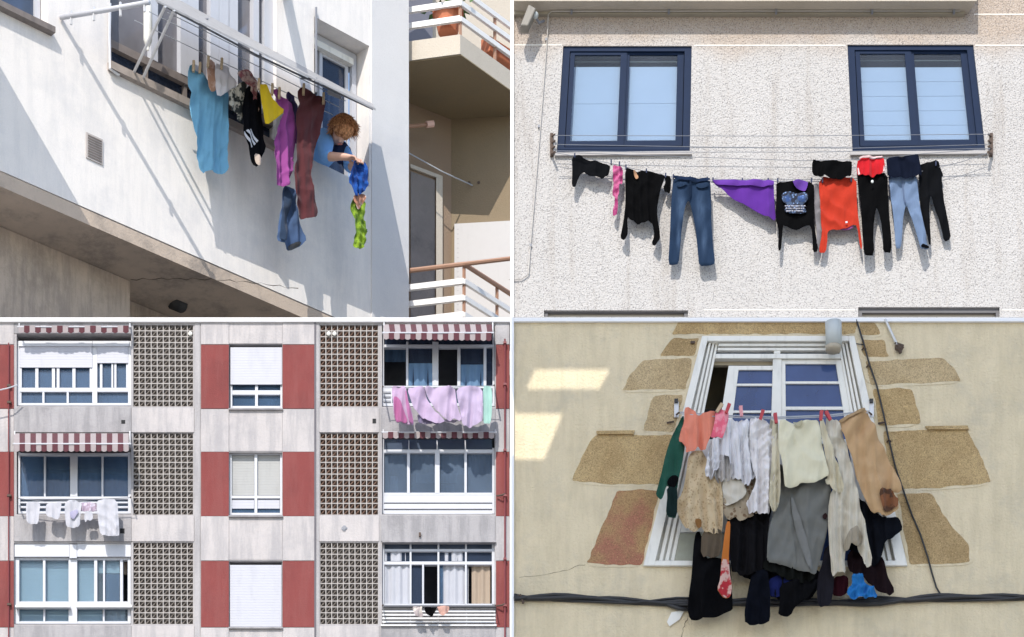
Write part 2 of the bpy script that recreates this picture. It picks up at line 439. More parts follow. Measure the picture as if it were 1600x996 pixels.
MB().plan([(a[0], YT-.35), (b[0]+1.5, YT-.35), (b[0]+1.5, YT-12), (a[0], YT-12)], 0, zt).build('main_block', M['tower'], tower)

# ================================================================== UPPER LEFT: white building seen obliquely, washing rack
wb = thing('white_apartment_building', (W0.x, W0.y, 0), 'white rendered building with ribbon window and overhang, above the lattice block', 'building')
sL = wsz(-600, 200)[0]; z_bot = wsz(250, 376)[1]; z_top = wsz(630, -260)[1]
r_s0, r_z0 = wsz(172, 100); r_s1 = wsz(432, 225)[0]; r_z1 = wsz(300, -90)[1]
w_s0, w_z1 = wsz(491, 26); w_s1 = wsz(577, 80)[0]; w_z0 = wsz(535, 272)[1]
t_s1, t_z0 = wsz(75, 45); t_s0 = t_s1-2.2; t_z1 = t_z0+2.2
holes = [rect(r_s0, r_z0, r_s1, r_z1), rect(w_s0, w_z0, w_s1, w_z1), rect(t_s0, t_z0, t_s1, t_z1)]
holed(rect(sL, z_bot, 0, z_top), holes, lambda s, z: WP(s, z, 0), lambda s, z: WP(s, z, -.5)).build('wall', M['white_wall'], wb)
MB().wbox(wsz(580, 300)[0], z_bot-.002, .012, z_top, -.45, .018).build('greyed_wall_strip', M['white_dimmed'], wb)  # end of the same wall, its duller light put into a greyer strip
# overhang underside, recessed wall below it with a boxed-out pipe
MB().wbox(sL, z_bot-.25, -.02, z_bot-.012, -4.5, -.012).build('soffit', M['soffit'], wb)
q = PZ(5, 355, z_bot-.25); off_l = (q-W0).dot(NV)
s_edge = wsz(203, 440, off_l)[0]
MB().wbox(sL, 0, s_edge, z_bot-.26, off_l-.4, off_l).build('lower_wall', M['soffit2'], wb)
MB().wbox(s_edge-.02, 0, 0, z_bot-.26, off_l-1.6, off_l-.55).build('recessed_wall', M['soffit2'], wb)
pc = W(262, 466, off_l-.42)
pb = MB(); d = Vector((.8, -.1, -.42)).normalized(); d = Vector((.55, -.6, -.55)).normalized(); pb.tube([pc, pc+d*.12, pc+d*.5], [.2, .15, .13], 14)
pb.build('drain_pipe', M['black'], wb, smooth=True)
q = []
for k in range(28):
    t_ = k/27; q.append(PZ(204+t_*262, 437-10*math.sin(t_*2.6)+t_*20+1.6*math.sin(k*2.3), z_bot-.252))
MB().tube(q, [.005+.003*math.sin(k*1.7) for k in range(28)], 5).build('crack', plain('soffit_crack', (.10, .085, .07), .95), wb)
# dark room shells behind the openings
for (a0, b0, a1, b1), nm in ((( r_s0, r_z0, r_s1, r_z1), 'room'), ((w_s0, w_z0, w_s1, w_z1), 'room'), ((t_s0, t_z0, t_s1, t_z1), 'room')):
    MB().wbox(a0-.3, b0-.3, a1+.3, b1+.3, -2.2, -2.1).build(nm, M['dim'], wb)
    MB().wbox(a0-.3, b0-.35, a1+.3, b0-.05, -2.1, -.51).build('room_floor', M['dim'], wb)
    MB().wbox(a0-.3, b1+.05, a1+.3, b1+.3, -2.1, -.51).build('room_ceiling', M['dim'], wb)
# ribbon window
sh = r_s1-r_s0; zt1 = wsz(173, 58)[1]-.02
fr = MB()
fr.wbox(r_s0, r_z0, r_s1, r_z0+.07, -.28, -.12)
fr.wbox(r_s0, zt1-.07, r_s1, zt1+.06, -.28, -.10)
rw = fr.build('ribbon_window', M['wood_dark'], wb)
for px in (236, 297, 350, 400): s_ = wsz(px, 140)[0]; MB().wbox(s_-.03, r_z0+.07, s_+.03, zt1-.07, -.26, -.13).build('glazing_bar', M['wood_dark'], rw)
for px, wd in ((241, .07), (287, .07), (301, .12), (335, .09), (350, .11), (364, .10), (400, .06), (424, .16)):
    s_ = wsz(px, 60, -.1)[0]
    MB().wbox(s_-wd, zt1+.06, s_+wd, r_z1, -.28, -.09).build('post', M['white'], rw)
MB().wbox(r_s0, r_z0+.07, r_s1, zt1-.07, -.21, -.20).build('lower_pane', M['glass_dark'], rw)
MB().wbox(r_s0, zt1+.06, r_s1, r_z1, -.21, -.20).build('upper_pane', glass('window_glass_lilac', (.74, .74, .77), (.34, .33, .35), .5), rw)
MB().wbox(r_s0-.05, r_z0-.13, r_s1+.1, r_z0-.005, -.1, .10).build('sill', plain('weathered_sill', (.34, .29, .255), .85, 0, .25, .5), rw)
MB().wbox(r_s0+.85, zt1+.55, r_s1-.6, zt1+2.6, -.5, -.4).build('brick_reflection', M['brick_refl'], wb)  # red slab behind the glass imitates brick reflected in it
MB().wbox(r_s0+.3, zt1+.3, r_s1-1.2, zt1+1.1, -1.6, -1.5).build('curtain', plain('beige_curtain', (.35, .33, .36), .9), rw)
# tall window the person leans from
wf = MB(); a0, a1, b0, b1 = w_s0+.02, w_s1-.02, w_z0+.02, w_z1-.02
wf.wbox(a0, b0, a0+.09, b1, -.42, -.34); wf.wbox(a1-.10, b0, a1, b1, -.42, -.34); wf.wbox(a0+.09, b1-.12, a1-.1, b1, -.42, -.34)
tw = wf.build('tall_window', M['white'], wb)
sf = MB(); c0, c1 = a0+.42, a1-.14
sf.wbox(c0, b0, c0+.07, b1-.2, -.47, -.40); sf.wbox(c1-.07, b0, c1, b1-.2, -.47, -.40); sf.wbox(c0+.07, b1-.29, c1-.07, b1-.2, -.47, -.40)
sf.build('sash', M['white'], tw)
MB().wbox(c0+.07, b0, c1-.07, b1-.29, -.445, -.435).build('pane', M['glass_dark'], tw)
MB().wbox(a0+.09, b1-.24, a1-.1, b1-.13, -.40, -.30).build('shutter_box', M['white_old'], tw)
MB().wbox(a0+.1, b0, c0-.03, b1-.24, -.60, -.56).build('curtain', M['curtain'], tw)
# small window top left
sw = MB(); sw.wbox(t_s1-.12, t_z0, t_s1-.02, t_z1, -.3, -.2); sw.wbox(t_s1-1.1, t_z0, t_s1-1.0, t_z1, -.3, -.2)
sw = sw.build('small_window', M['white'], wb)
MB().wbox(t_s1-1.0, t_z0, t_s1-.12, t_z1, -.26, -.25).build('pane', M['glass_grey'], sw)
MB().wbox(t_s0, t_z0-.10, t_s1+.06, t_z0-.004, -.1, .13).build('sill', M['wood_dark'], sw)
# vent grille
gs, gz = wsz(134, 208)[0], wsz(134, 247)[1]; ge = wsz(160, 240)[0]
vg = MB(); vg.wbox(gs, gz, ge, gz+.42, .003, .02)
vgo = vg.build('vent_grille', plain('rusty_vent', (.46, .42, .40), .8, 0, .2, .5), wb)
vs_ = MB()
for i in range(9): vs_.wbox(gs+.03, gz+.03+i*.042, ge-.03, gz+.05+i*.042, .021, .03)
vs_.build('slat', M['wood_dark'], vgo)
# added slab, unseen to the upper left: its edge shades the left end of the wall
es = wsz(4, 82)
MB().wbox(es[0]-5.2, es[1]+1.25, es[0]-1.66, es[1]+1.55, .004, 3.0).build('shade_slab', M['white_wall'], wb)

MB().tube([W(446, -14, -.05), W(446, -14, 1.6)], .085, 10).build('shade_rod', M['metal'], wb)  # added rod above the view, there for its diagonal shadow
# --- washing rack
rk = thing('washing_rack', W(330, 60, 0), 'grey metal washing rack with a long white cover plate sloping across the ribbon window', 'drying rack')
ed = [W(243, -1, 1.5), W(587, 170, 1.5), W(583, 163, .3), W(280, 0, .3)]
MB().hexa(ed, [p+Vector((0, 0, -.035)) for p in ed]).build('cover_plate', M['tray'], rk)
lo = [W(246, 4, .9), W(400, 86, .9), W(494, 130, .95), W(583, 171, 1.3)]
MB().tube(lo, .016).build('rail', M['wire_dark'], rk)
lines = [((210, 32), (520, 180), .30), ((232, 18), (530, 168), .55), ((262, 20), (540, 158), .8), ((285, 22), (545, 152), 1.0)]
for p0, p1, o in lines:
    MB().tube([W(*p0, o), W(*p1, o)], .007, 5).build('line', M['wire'], rk)
MB().tube([W(95, 28, .02), W(165, 16, .9), W(233, 4, 1.75)], .04, 8).build('arm', M['white'], rk, smooth=True)
for t_ in (.12, .38, .68, .95):
    p = W(95, 28, .02).lerp(W(233, 4, 1.75), t_)
    MB().bar(p+Vector((0, 0, -.14)), p+Vector((0, 0, .08)), .022).build('clip', M['metal'], rk)
for xa, ya, xb, yb2 in ((207, 118, 258, 10), (221, 127, 272, 16)):  # two added struts, put in for the double shadow line on the wall
    MB().tube([W(xa, ya, .02), W(xb, yb2, 1.5)], .026).build('arm', M['metal'], rk)
MB().tube([W(172, 6, .06), W(171, 55, .06), W(172, 108, .07), W(186, 118, .06)], .025).build('bracket', M['metal'], rk)
MB().tube([W(494, 12, .05), W(494, 145, .05)], .022).build('post', M['wire_dark'], rk)
for (x, y, o) in ((470, 123, .9), (300, 30, .5)):
    MB().tube([W(x, y, o), W(x+25, y, o+.35)], .014).build('stay', M['wire_dark'], rk)
MB().hexa([W(512, 140, 1.0), W(533, 150, 1.0), W(533, 156, 1.0), W(512, 148, 1.0)], [W(512, 140, .8), W(533, 150, .8), W(533, 156, .8), W(512, 148, .8)]).build('end_bracket', M['white'], rk)
bt = thing('bleach_bottle', W(231, 74, .35), 'slim white bottle hanging upside down from the rack against the ribbon window', 'bottle')
MB().tube([W(231, -4, .35), W(231, 20, .35), W(231, 62, .35), W(231, 70, .35), W(231, 74, .35)], [.045, .075, .075, .05, .02], 12).build('body', plain('ivory_plastic', (.72, .71, .66), .4), bt, smooth=True)
MB().tube([W(231, 74, .35), W(231, 79, .35)], .022, 10).build('cap', M['white_old'], bt)
# cable strung in front of the wall (its shadow crosses the render)
# --- washing of the upper left
z2 = lambda s: tr(s, 270, 60, 2.7675)
z9 = lambda s: tr(s, 290, 80, 6.642)
GL = 'washing on the sloping rack'
def garment(name, label, cat, poly, mf, mat, group=None, **k):
    return tag(cloth(name, poly, mf, mat, **k), label, cat, group)
garment('towel', 'long light blue towel, leftmost of the washing on the sloping rack', 'towel', z2('66,122 90,112 104,140 130,152 185,215 238,205 241,250 238,400 234,500 235,570 222,588 190,580 150,570 132,585 118,520 100,430 80,330 72,220'), mw(.42), fabric((.20, .47, .68)), GL, lam=12, A=.042)
garment('pillowcase', 'small white cloth pinned in front of the light blue towel', 'cloth', z9('315,110 400,150 440,170 500,290 545,340 450,410 335,490 318,330'), mw(.6), fabric((.78, .76, .80)), GL, lam=12)
garment('sock', 'tan and orange narrow cloth pinned beside the light blue towel', 'sock', z9('225,95 265,90 318,125 318,410 285,420 248,400 232,260'), mw(.55), fabric((.52, .30, .21), 'mottle', (.62, .42, .34)), GL, lam=9)
garment('patterned_top', 'black and cream patterned top hanging between the white cloth and the black shirt', 'top', z9('455,400 520,380 560,330 640,310 640,480 600,600 575,760 545,720 545,630 490,620 450,560'), mw(.62), fabric((.045, .05, .05), 'mottle', (.55, .52, .45)), GL, lam=9)
garment('scarf', 'dusky pink scarf bunched on the rack above the black shirt', 'scarf', z9('530,220 620,190 700,215 745,320 740,420 765,640 735,600 690,450 640,330 575,290'), mw(.72), fabric((.33, .12, .14), 'mottle', (.55, .40, .36)), GL, lam=7)
bs = garment('shirt', 'black shirt with white side stripes hanging left of the yellow cloth', 'shirt', z2('300,290 318,205 350,215 378,225 388,330 397,430 402,480 385,520 362,562 345,545 330,490 318,430 308,380'), mw(.72), fabric((.006, .006, .008)), GL, lam=12)
for pl in ('314,400 320,398 350,462 345,468', '326,398 332,397 358,452 353,458', '304,406 309,404 338,474 333,478'):
    patch(bs, 'stripe', z2(pl), mw(.72), M['white'], h=.05, smooth=0)
patch(bs, 'hem', z2('345,500 372,520 378,535 362,562 350,545'), mw(.72), fabric((.55, .45, .38)), h=.05)
garment('cloth', 'bright yellow cloth pinned between the black shirt and the purple garment', 'cloth', z9('755,345 830,350 850,385 880,420 905,480 950,540 1040,620 930,710 835,775 815,680 790,520'), mw(.95), fabric((.78, .54, .02)), GL, lam=14)
garment('dress', 'magenta purple garment with long legs hanging beside the yellow cloth', 'dress', z2('425,222 450,222 480,250 522,295 534,350 542,420 532,500 515,590 500,640 475,640 450,628 442,560 438,480 452,400 470,350 480,320 440,260'), mw(.9), fabric((.33, .075, .29)), GL, lam=11, A=.042)
garment('blouse', 'dark violet blouse squeezed between the purple garment and the maroon trousers', 'blouse', z2('490,230 515,240 545,275 548,420 540,470 530,380 515,320 495,290'), mw(.62), fabric((.07, .055, .16)), GL, lam=9)
garment('trousers', 'long maroon brown trousers, rightmost of the washing on the sloping rack', 'trousers', z2('541,208 600,228 662,262 655,330 640,385 620,480 600,560 598,600 620,700 632,745 625,772 590,778 552,780 540,720 530,650 528,560 540,500 540,400 543,300'), mw(1.05), fabric((.105, .030, .034)), GL, lam=12, A=.042)
jn = garment('jeans', 'blue denim legs hanging lowest under the purple garment', 'jeans', z2('488,630 520,640 532,700 556,800 581,868 560,895 530,908 492,920 486,890 465,890 444,876 452,810 465,740 478,690'), mw(.8), fabric((.062, .108, .215), 'denim'), GL, lam=22, A=.05, seed=3)
patch(jn, 'leg_opening', z2('490,905 520,885 562,880 545,900 510,919 492,920'), mw(.8), M['black'], h=.05)  # black patch imitates the shade inside the leg
patch(jn, 'inner_leg', z2('488,640 505,650 508,720 492,800 486,880 468,885 447,872 460,780 475,700'), mw(.8), fabric((.025, .045, .085), 'denim'), h=.045)
garment('cloth', 'wet royal blue cloth held in the hand of the person at the window', 'cloth', z2('782,528 805,522 842,540 838,600 836,655 815,672 790,690 778,650 765,610 772,560'), mw(1.22), fabric((.014, .085, .36), 'mottle', (.008, .04, .2)), None, lam=8, A=.05)
garment('sock', 'lime green and peach garment hanging under the wet royal blue cloth', 'sock', z2('782,688 812,680 830,700 826,770 836,830 842,868 828,905 800,912 788,880 796,830 785,770 768,725'), mw(1.15), fabric((.27, .42, .035), 'mottle', (.11, .20, .02)), None, lam=8, A=.05)
garment('glove', 'small brown peach cloth between the royal blue cloth and the lime green garment', 'cloth', z2('784,672 828,668 834,690 824,720 800,745 790,715'), mw(1.2), fabric((.42, .20, .13), 'mottle', (.7, .5, .42)), None, lam=8)
# pegs on the rack
pg = MB(); p = W(302, 104, .45); pg.hexa([p+Vector((-.02, -.03, -.09)), p+Vector((.02, -.03, -.09)), p+Vector((.03, -.03, .09)), p+Vector((-.01, -.03, .09))], [p+Vector((-.02, .03, -.09)), p+Vector((.02, .03, -.09)), p+Vector((.03, .03, .09)), p+Vector((-.01, .03, .09))])
pg = pg.build('clothes_peg', M['peg_wood'])
tag(pg, 'wooden clothes peg on the sloping washing rack', 'peg', 'pegs on the washing rack')
pos0 = pg.location.copy()
for x, y, o in ((312, 107, .45), (325, 97, .6), (346, 100, .65), (404, 132, .98), (425, 140, .95), (436, 146, .95), (474, 140, 1.1), (505, 154, 1.1)):
    c = pg.copy(); COL.objects.link(c); c.location = pos0+(W(x, y, o)-W(302, 104, .45))

# --- neighbour with balconies
nb = thing('balcony_building', (0, 8.5, 0), 'beige building with corner balconies and brown undersides behind the white building', 'building')
def XY(px, y): return ((px-800)*S*(D+y)/D, y)
Z1 = P(718, 54, 7).z; Z2 = P(718, 86, 7).z
plan = [XY(560, 7.42), XY(719, 7.0), XY(840, 8.75), XY(840, 14), XY(560, 14)]
MB().plan(plan, Z2+.02, Z1).build('balcony_slab', M['beige_wall'], nb)
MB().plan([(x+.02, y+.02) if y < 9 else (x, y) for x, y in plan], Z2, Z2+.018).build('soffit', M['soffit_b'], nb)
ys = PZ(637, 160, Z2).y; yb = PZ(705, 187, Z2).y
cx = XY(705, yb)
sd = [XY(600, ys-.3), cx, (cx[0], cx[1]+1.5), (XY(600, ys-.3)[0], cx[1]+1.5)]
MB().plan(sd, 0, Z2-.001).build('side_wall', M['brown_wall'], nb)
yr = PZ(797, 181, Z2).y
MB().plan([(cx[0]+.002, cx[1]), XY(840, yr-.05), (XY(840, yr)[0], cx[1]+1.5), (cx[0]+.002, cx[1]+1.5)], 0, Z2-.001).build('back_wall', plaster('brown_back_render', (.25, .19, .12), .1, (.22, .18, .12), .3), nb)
# upper recess wall behind the top balcony, with its dark door
MB().plan([XY(600, 9.4), XY(840, 10.4), XY(840, 12), XY(600, 12)], Z1, Z1+6).build('upper_wall', M['beige_wall'], nb)
MB().plan([XY(600, 9.2), XY(676, 9.5), XY(676, 9.6), XY(600, 9.3)], Z1, Z1+2.6).build('balcony_door', plain('slate_door', (.13, .13, .16), .5), nb)
# grille door in the side wall
def side(px, t=0):
    f = (px-600)/105.0
    y = (ys-.3)+(yb-ys+.3)*f; x, _ = XY(px, y); return (x+.01*t, y-.03*t)
A_, B_ = side(641, 1), side(679, 1)
zg = P(660, 268, A_[1]).z
MB().plan([A_, B_, (B_[0], B_[1]+.03), (A_[0], A_[1]+.03)], 0, zg).build('grille_door', M['door_grey'], nb)
A2, B2 = side(680, 2), side(690, 2)
MB().plan([A2, B2, (B2[0], B2[1]+.06), (A2[0], A2[1]+.06)], 0, zg+.05).build('door_jamb', M['beige_wall'], nb)
A3, B3 = side(640, 2), side(690, 2)
MB().plan([A3, B3, (B3[0], B3[1]+.06), (A3[0], A3[1]+.06)], zg+.052, zg+.12).build('door_head', M['beige_wall'], nb)
# pale cabinet low on the back wall
k0, k1 = XY(710, yb-.10), XY(840, yr-.14)
zc = P(750, 350, k0[1]).z
cb = MB().plan([k0, k1, (k1[0], k1[1]+.2), (k0[0], k0[1]+.2)], 0, zc).build('shutter_panel', plain('pale_panel', (.50, .48, .47), .6, 0, .03, .1), nb)
sl_ = MB()
for i in range(24):
    z = zc-.12-i*.09; sl_.plan([(k0[0]+.05, k0[1]-.008), (k0[0]+.92, k0[1]-.008-.02), (k0[0]+.92, k0[1]-.02), (k0[0]+.05, k0[1]-.0)], z, z+.02)
sl_.build('slat', plain('pale_slat', (.42, .40, .40), .6), cb)
def railing(px_c, y_c, rows, posts, name, brown_top=False, lx=(560, .45), rx=(845, 1.8)):
    """railing of horizontal bars round a balcony corner"""
    r0 = None
    C = XY(px_c, y_c); Lp = XY(lx[0], y_c+lx[1]); Rp = XY(rx[0], y_c+rx[1])
    mb = MB(); zs = [P(px_c, y, y_c).z for y in rows]
    for i, z in enumerate(zs):
        if brown_top and i == 0: continue
        for a, b, wv in ((Lp, C, .05), (C, Rp, .045)):
            d = (Vector((*b, 0))-Vector((*a, 0))).normalized(); n = Vector((d.y, -d.x, 0))*.03
            a3 = Vector((*a, z)); b3 = Vector((*b, z))
            mb.hexa([a3+n+Vector((0, 0, wv)), b3+n+Vector((0, 0, wv)), b3+n-Vector((0, 0, wv)), a3+n-Vector((0, 0, wv))], [a3-n+Vector((0, 0, wv)), b3-n+Vector((0, 0, wv)), b3-n-Vector((0, 0, wv)), a3-n-Vector((0, 0, wv))])
    r0 = mb.build(name, M['rail_white'], nb)
    if brown_top:
        MB().tube([Vector((*Lp, zs[0])), Vector((*C, zs[0])), Vector((*Rp, zs[0]))], .045, 8).build('handrail', M['rail_brown'], r0)
    for px, f in posts:
        q = C if f == 0 else (C[0]+(Rp[0]-C[0])*f, C[1]+(Rp[1]-C[1])*f)
        MB().tube([Vector((*q, zs[-1]-.35))+Vector((0, .05, 0)), Vector((*q, zs[0]+.02))+Vector((0, .05, 0))], .035).build('post', M['rail_brown'], r0)
    return r0
railing(719, 7.02, (-16, 5, 30), ((0, 0), (0, .42), (0, .85)), 'top_railing')
railing(725, 6.9, (413, 440, 466, 492, 518), ((0, 0), (0, .42), (0, .85)), 'lower_railing', True)
MB().tube([P(725, 413, 6.9), P(850, 398, 6.9)], .04, 8).build('far_handrail', M['rail_brown'], nb)
Z3 = P(725, 520, 6.9).z
MB().plan([XY(560, 7.3), XY(725, 6.85), XY(845, 8.65), XY(845, 9.5), XY(560, 9.5)], Z3-.3, Z3).build('lower_slab', M['beige_wall'], nb)
for px in (733, 748, 765, 789):
    q = P(px, 288, yb-.01); MB().bar(q+Vector((0, -.06, 0)), q+Vector((0, .1, 0)), .03).build('bolt', M['rust'], nb)
ro = MB(); ro.tube([P(628, 199, 8.0), P(676, 194, 8.25)], .035, 8)
ro = ro.build('wooden_pole', M['rail_brown']); tag(ro, 'brown pole with a pale end poking out under the balcony of the beige building', 'pole')
MB().tube([P(666, 194.8, 8.2), P(677, 193.8, 8.26)], .06, 8).build('end_cap', plain('pink_cap', (.75, .48, .40), .5), ro)
cbm = MB(); cbm.tube([P(636, 238, 8.0), P(690, 268, 8.3), P(738, 290, yb-.06)], .012)
tag(cbm.build('wire', M['wire']), 'thin pale wire running down the brown wall under the balcony', 'wire')
def pot(px, py, y, r, h, label):
    c = P(px, py, y); t = thing('flower_pot', c, label, 'flower pot')
    mb = MB(); mb.tube([c, c+Vector((0, 0, h*.8)), c+Vector((0, 0, h*.8)), c+Vector((0, 0, h))], [r*.7, r, r*1.12, r*1.12], 14); mb.build('pot', M['terracotta'], t)
    lf = MB(); rnd = random.Random(int(px))
    for i in range(60):
        o = c+Vector((rnd.gauss(0, r*.7), rnd.gauss(0, r*.7), h+abs(rnd.gauss(.1, .12)))); u = Vector((rnd.uniform(-1, 1), rnd.uniform(-1, 1), rnd.uniform(-.2, 1))).normalized()*.09; v = u.cross(Vector((.3, .5, .8))).normalized()*.04
        lf.add([o-u, o+v, o+u, o-v], [[0, 1, 2, 3]])
    lf.build('leaves', M['leafm'], t)
pot(700, 53, 7.35, .26, .42, 'terracotta pot with leafy plant near the corner of the top balcony')
tl = thing('planter', P(785, 95, 8.1), 'long orange terracotta planter behind the descending rails of the top balcony', 'planter')
d0 = P(765, 80, 7.8); d1 = P(815, 112, 8.55); n_ = Vector((-.6, .5, 0)).normalized()*.22; up = Vector((0, 0, .30))
MB().hexa([d0, d1, d1+up, d0+up], [d0+n_, d1+n_, d1+n_+up, d0+n_+up]).build('trough', M['terracotta'], tl, bev=.02)

# ================================================================== UPPER RIGHT: pebbledash house
ph = thing('pebbledash_house', (4, 0, 0), 'speckled pebbledash house wall with two dark framed windows in the upper right', 'building')
YW = .02
win1 = [(880, 72), (1081, 72), (1078, 236), (870, 238)]; win2 = [(1324, 70), (1521, 70), (1540, 235), (1332, 237)]
win3 = [(850, 485), (1075, 485), (1077, 560), (848, 560)]; win4 = [(1341, 480), (1562, 480), (1562, 560), (1339, 560)]
holed([(803, 496), (2400, 496), (2400, -200), (803, -200)], [win1, win2, win3[:2]+[(1075, 495.5), (850, 495.5)], win4[:2]+[(1562, 495.5), (1341, 495.5)]], lambda x, y: P(x, y, YW), lambda x, y: P(x, y, YW)+Vector((0, .3, 0))).build('wall', M['pebble'], ph)
MB().box(797.5, -200, 802.5, 496, -.03, 1.2).build('corner_trim', M['white_trim'], ph)
def lerpq(q, u, v):
    a = Vector(q[0]).lerp(Vector(q[1]), u); b = Vector(q[3]).lerp(Vector(q[2]), u); c = a.lerp(b, v); return (c.x, c.y)
def qpoly(q, u0, v0, u1, v1): return [lerpq(q, u0, v0), lerpq(q, u1, v0), lerpq(q, u1, v1), lerpq(q, u0, v1)]
for q, nm in ((win1, 1), (win2, 2)):
    f = MB(); fy, by = .045, .12
    f.poly(qpoly(q, 0, 0, .055, 1), fy, by); f.poly(qpoly(q, .945, 0, 1, 1), fy, by)
    f.poly(qpoly(q, .055, 0, .945, .05), fy, by); f.poly(qpoly(q, .055, .955, .945, 1), fy, by)
    wo_ = f.build('window', M['navy'], ph)
    for (u0, u1, yy) in ((.06, .50, .075), (.485, .94, .095)):
        s = MB(); tu = .035
        s.poly(qpoly(q, u0, .055, u0+tu, .95), yy-.012, yy+.02); s.poly(qpoly(q, u1-tu-.015, .055, u1, .95), yy-.012, yy+.02)
        s.poly(qpoly(q, u0+tu, .055, u1-tu-.015, .085), yy-.012, yy+.02); s.poly(qpoly(q, u0+tu, .90, u1-tu-.015, .95), yy-.012, yy+.02)
        so_ = s.build('sash', M['navy'], wo_)
        MB().poly(qpoly(q, u0+tu, .085, u1-tu-.015, .90), yy+.004, yy+.010).build('pane', M['glass_pale'], wo_)
        bl = MB(); n = 2 if nm == 1 else 5
        top_v = .20 if nm == 1 else .215
        for i in range(n):
            a_, b_ = top_v+(.9-top_v)*i/n, top_v+(.9-top_v)*(i+1)/n-.004
            bl.poly(qpoly(q, u0+.01, a_, u1-.01, b_), .155, .161)
        bl.poly(qpoly(q, u0+.01, top_v, u1-.01, .93), .1615, .17)
        bl.build('blind', M['blind'], wo_)
        MB().poly(qpoly(q, u0+.01, .145, u1-.01, .155), .15, .16).build('blind_rail', plain('rail_bronze', (.18, .17, .12), .5), wo_)
    MB().poly([(q[3][0]-3, q[3][1]+.3), (q[2][0]+3, q[2][1]+.3), (q[2][0]+3, q[2][1]+5), (q[3][0]-3, q[3][1]+5)], -.03, .1).build('sill', plain('grey_sill', (.40, .38, .37), .8), wo_)
    MB().poly(qpoly(q, -.1, -.2, 1.1, 1.15), .45, .5).build('room_back', M['dark'], ph)
for q in (win3, win4):
    f = MB(); x0, x1, yt = q[0][0], q[1][0], q[0][1]
    f.box(x0+.5, yt+.3, x1-.5, 489, .06, .25); f.box(x0+.5, 489, x0+6, 495.4, .06, .25); f.box(x1-6, 489, x1-.5, 495.4, .06, .25)
    lo_ = f.build('lower_window', plain('grey_frame', (.12, .115, .12), .6), ph)
    MB().box(x0+6, 489, x1-6, 495.4, .12, .25).build('shutter', plain('taupe_shutter', (.42, .38, .32), .7), lo_)
jt = MB()
for y, x0, x1 in ((70.5, 803, 878), (71, 1084, 1321), (71, 1524, 2400), (22.5, 1522, 2400), (484.5, 1100, 1336), (484.5, 1566, 2400)):
    jt.box(x0, y-.8, x1, y+.8, YW-.004, YW+.01)
jt.build('render_joint', plain('pale_joint', (.80, .76, .70), .9), ph)
ez = P(800, 22.5, YW).z
ev = MB(); xr = P(1512, 22, YW).x; xr2 = P(1526, 5, -.3).x
ev.plan([(.03, YW-.002), (xr, YW-.002), (xr2, -.31), (.03, -.31)], ez, ez+1.5)
eo = ev.build('eave', M['eave'], ph)
MB().plan([(.03, YW-.003), (xr-.06, YW-.003), (xr-.06, -.06), (.03, -.06)], ez-.045, ez-.002).build('cornice', plaster('eave_moulding', (.36, .32, .25), .15, (.24, .2, .14), .5), eo)
cd = thing('conduit', P(857, 60, -.03), 'thin white cable run along the eave and down the left side of the pebbledash wall', 'cable')
MB().tube([P(1500, 17.5, -.09), P(1215, 17.5, -.09), P(862, 18, -.09), P(856.5, 23, -.06), P(855, 60, -.01), P(845, 190, -.01), P(836, 300, -.01), P(829, 383, -.01), P(826, 428, -.01), P(815, 436, -.01), P(795, 437, -.01)], .008, 6).build('cable', plain('dull_white_cable', (.46, .43, .40), .6), cd, smooth=True)
for x, y, yy in ((893, 16, -.11), (1045, 16, -.11), (1213, 16, -.11), (1363, 16, -.11), (1491, 16, -.11), (853.5, 61, -.02), (842, 197, -.02), (829, 383, -.02)):
    MB().box(x-1.5, y-4 if y < 20 else y-2, x+1.5, y+4 if y < 20 else y+2, yy, yy+.05).build('clip', M['wire_dark'], cd)
fl = thing('floodlight', P(826, 40, -.2), 'old grey floodlight tilted under the eave at the top left corner of the pebbledash wall', 'lamp')
MB().poly([(826, 6), (838, 13), (825, 41), (813, 40)], -.35, -.15).build('housing', plain('old_lamp_metal', (.22, .20, .17), .5, 0, .1, .4), fl, bev=.02)
fm = MB(); fm.ball(P(836, 24, -.25), .055, n=12); fm.build('sensor', M['pipe_grey'], fl, smooth=True)
MB().tube([P(838, 28, -.22), P(842, 36, -.1), P(850, 33, -.01)], .02).build('bracket', M['wire_dark'], fl)
# clothes lines
YL = -.15
cl = thing('clothesline', P(1200, 240, YL), 'long double clothesline stretched on two wall brackets under the windows of the pebbledash wall', 'clothesline')
for x0, sgn in ((862, 1), (1549, -1)):
    bk = MB()
    bk.box(x0-2.5, 208, x0+2.5, 243, -.03, YW-.001)
    bk.tube([P(x0, 241, -.02), P(x0+5*sgn, 238, YL-.02)], .02)
    for y in (214, 224, 233): bk.tube([P(x0, y, -.02), P(x0+5*sgn, y-4, YL*.5)], .014)
    bk.build('bracket', M['rust'], cl)
def sag(pts, y, r=.0045, mat=None):
    MB().tube([P(a, b, y) for a, b in pts], r, 5).build('line', mat or M['wire_dark'], cl)
sag([(866, 212), (1205, 213), (1547, 210)], -.1); sag([(866, 226), (1100, 230), (1330, 232), (1547, 226)], -.18)
sag([(866, 236), (1000, 238), (1270, 238), (1547, 232)], -.26)
L1 = [(868, 239), (896, 244), (955, 256), (1050, 277), (1080, 281), (1112, 283), (1205, 284), (1275, 284), (1330, 283), (1400, 276), (1440, 268), (1500, 254), (1547, 238)]
L2 = [(868, 238), (1000, 243), (1150, 248), (1240, 251), (1275, 251), (1340, 250), (1380, 247), (1435, 241), (1547, 233)]
sag(L1, YL+.03); sag(L2, YL-.08)
z3 = lambda s: tr(s, 840, 220, 4)
z4 = lambda s: tr(s, 1200, 220, 3.5575)
G2 = 'washing on the long clothesline'
blk = fabric((.0035, .0035, .004)); blk2 = fabric((.006, .0065, .008))
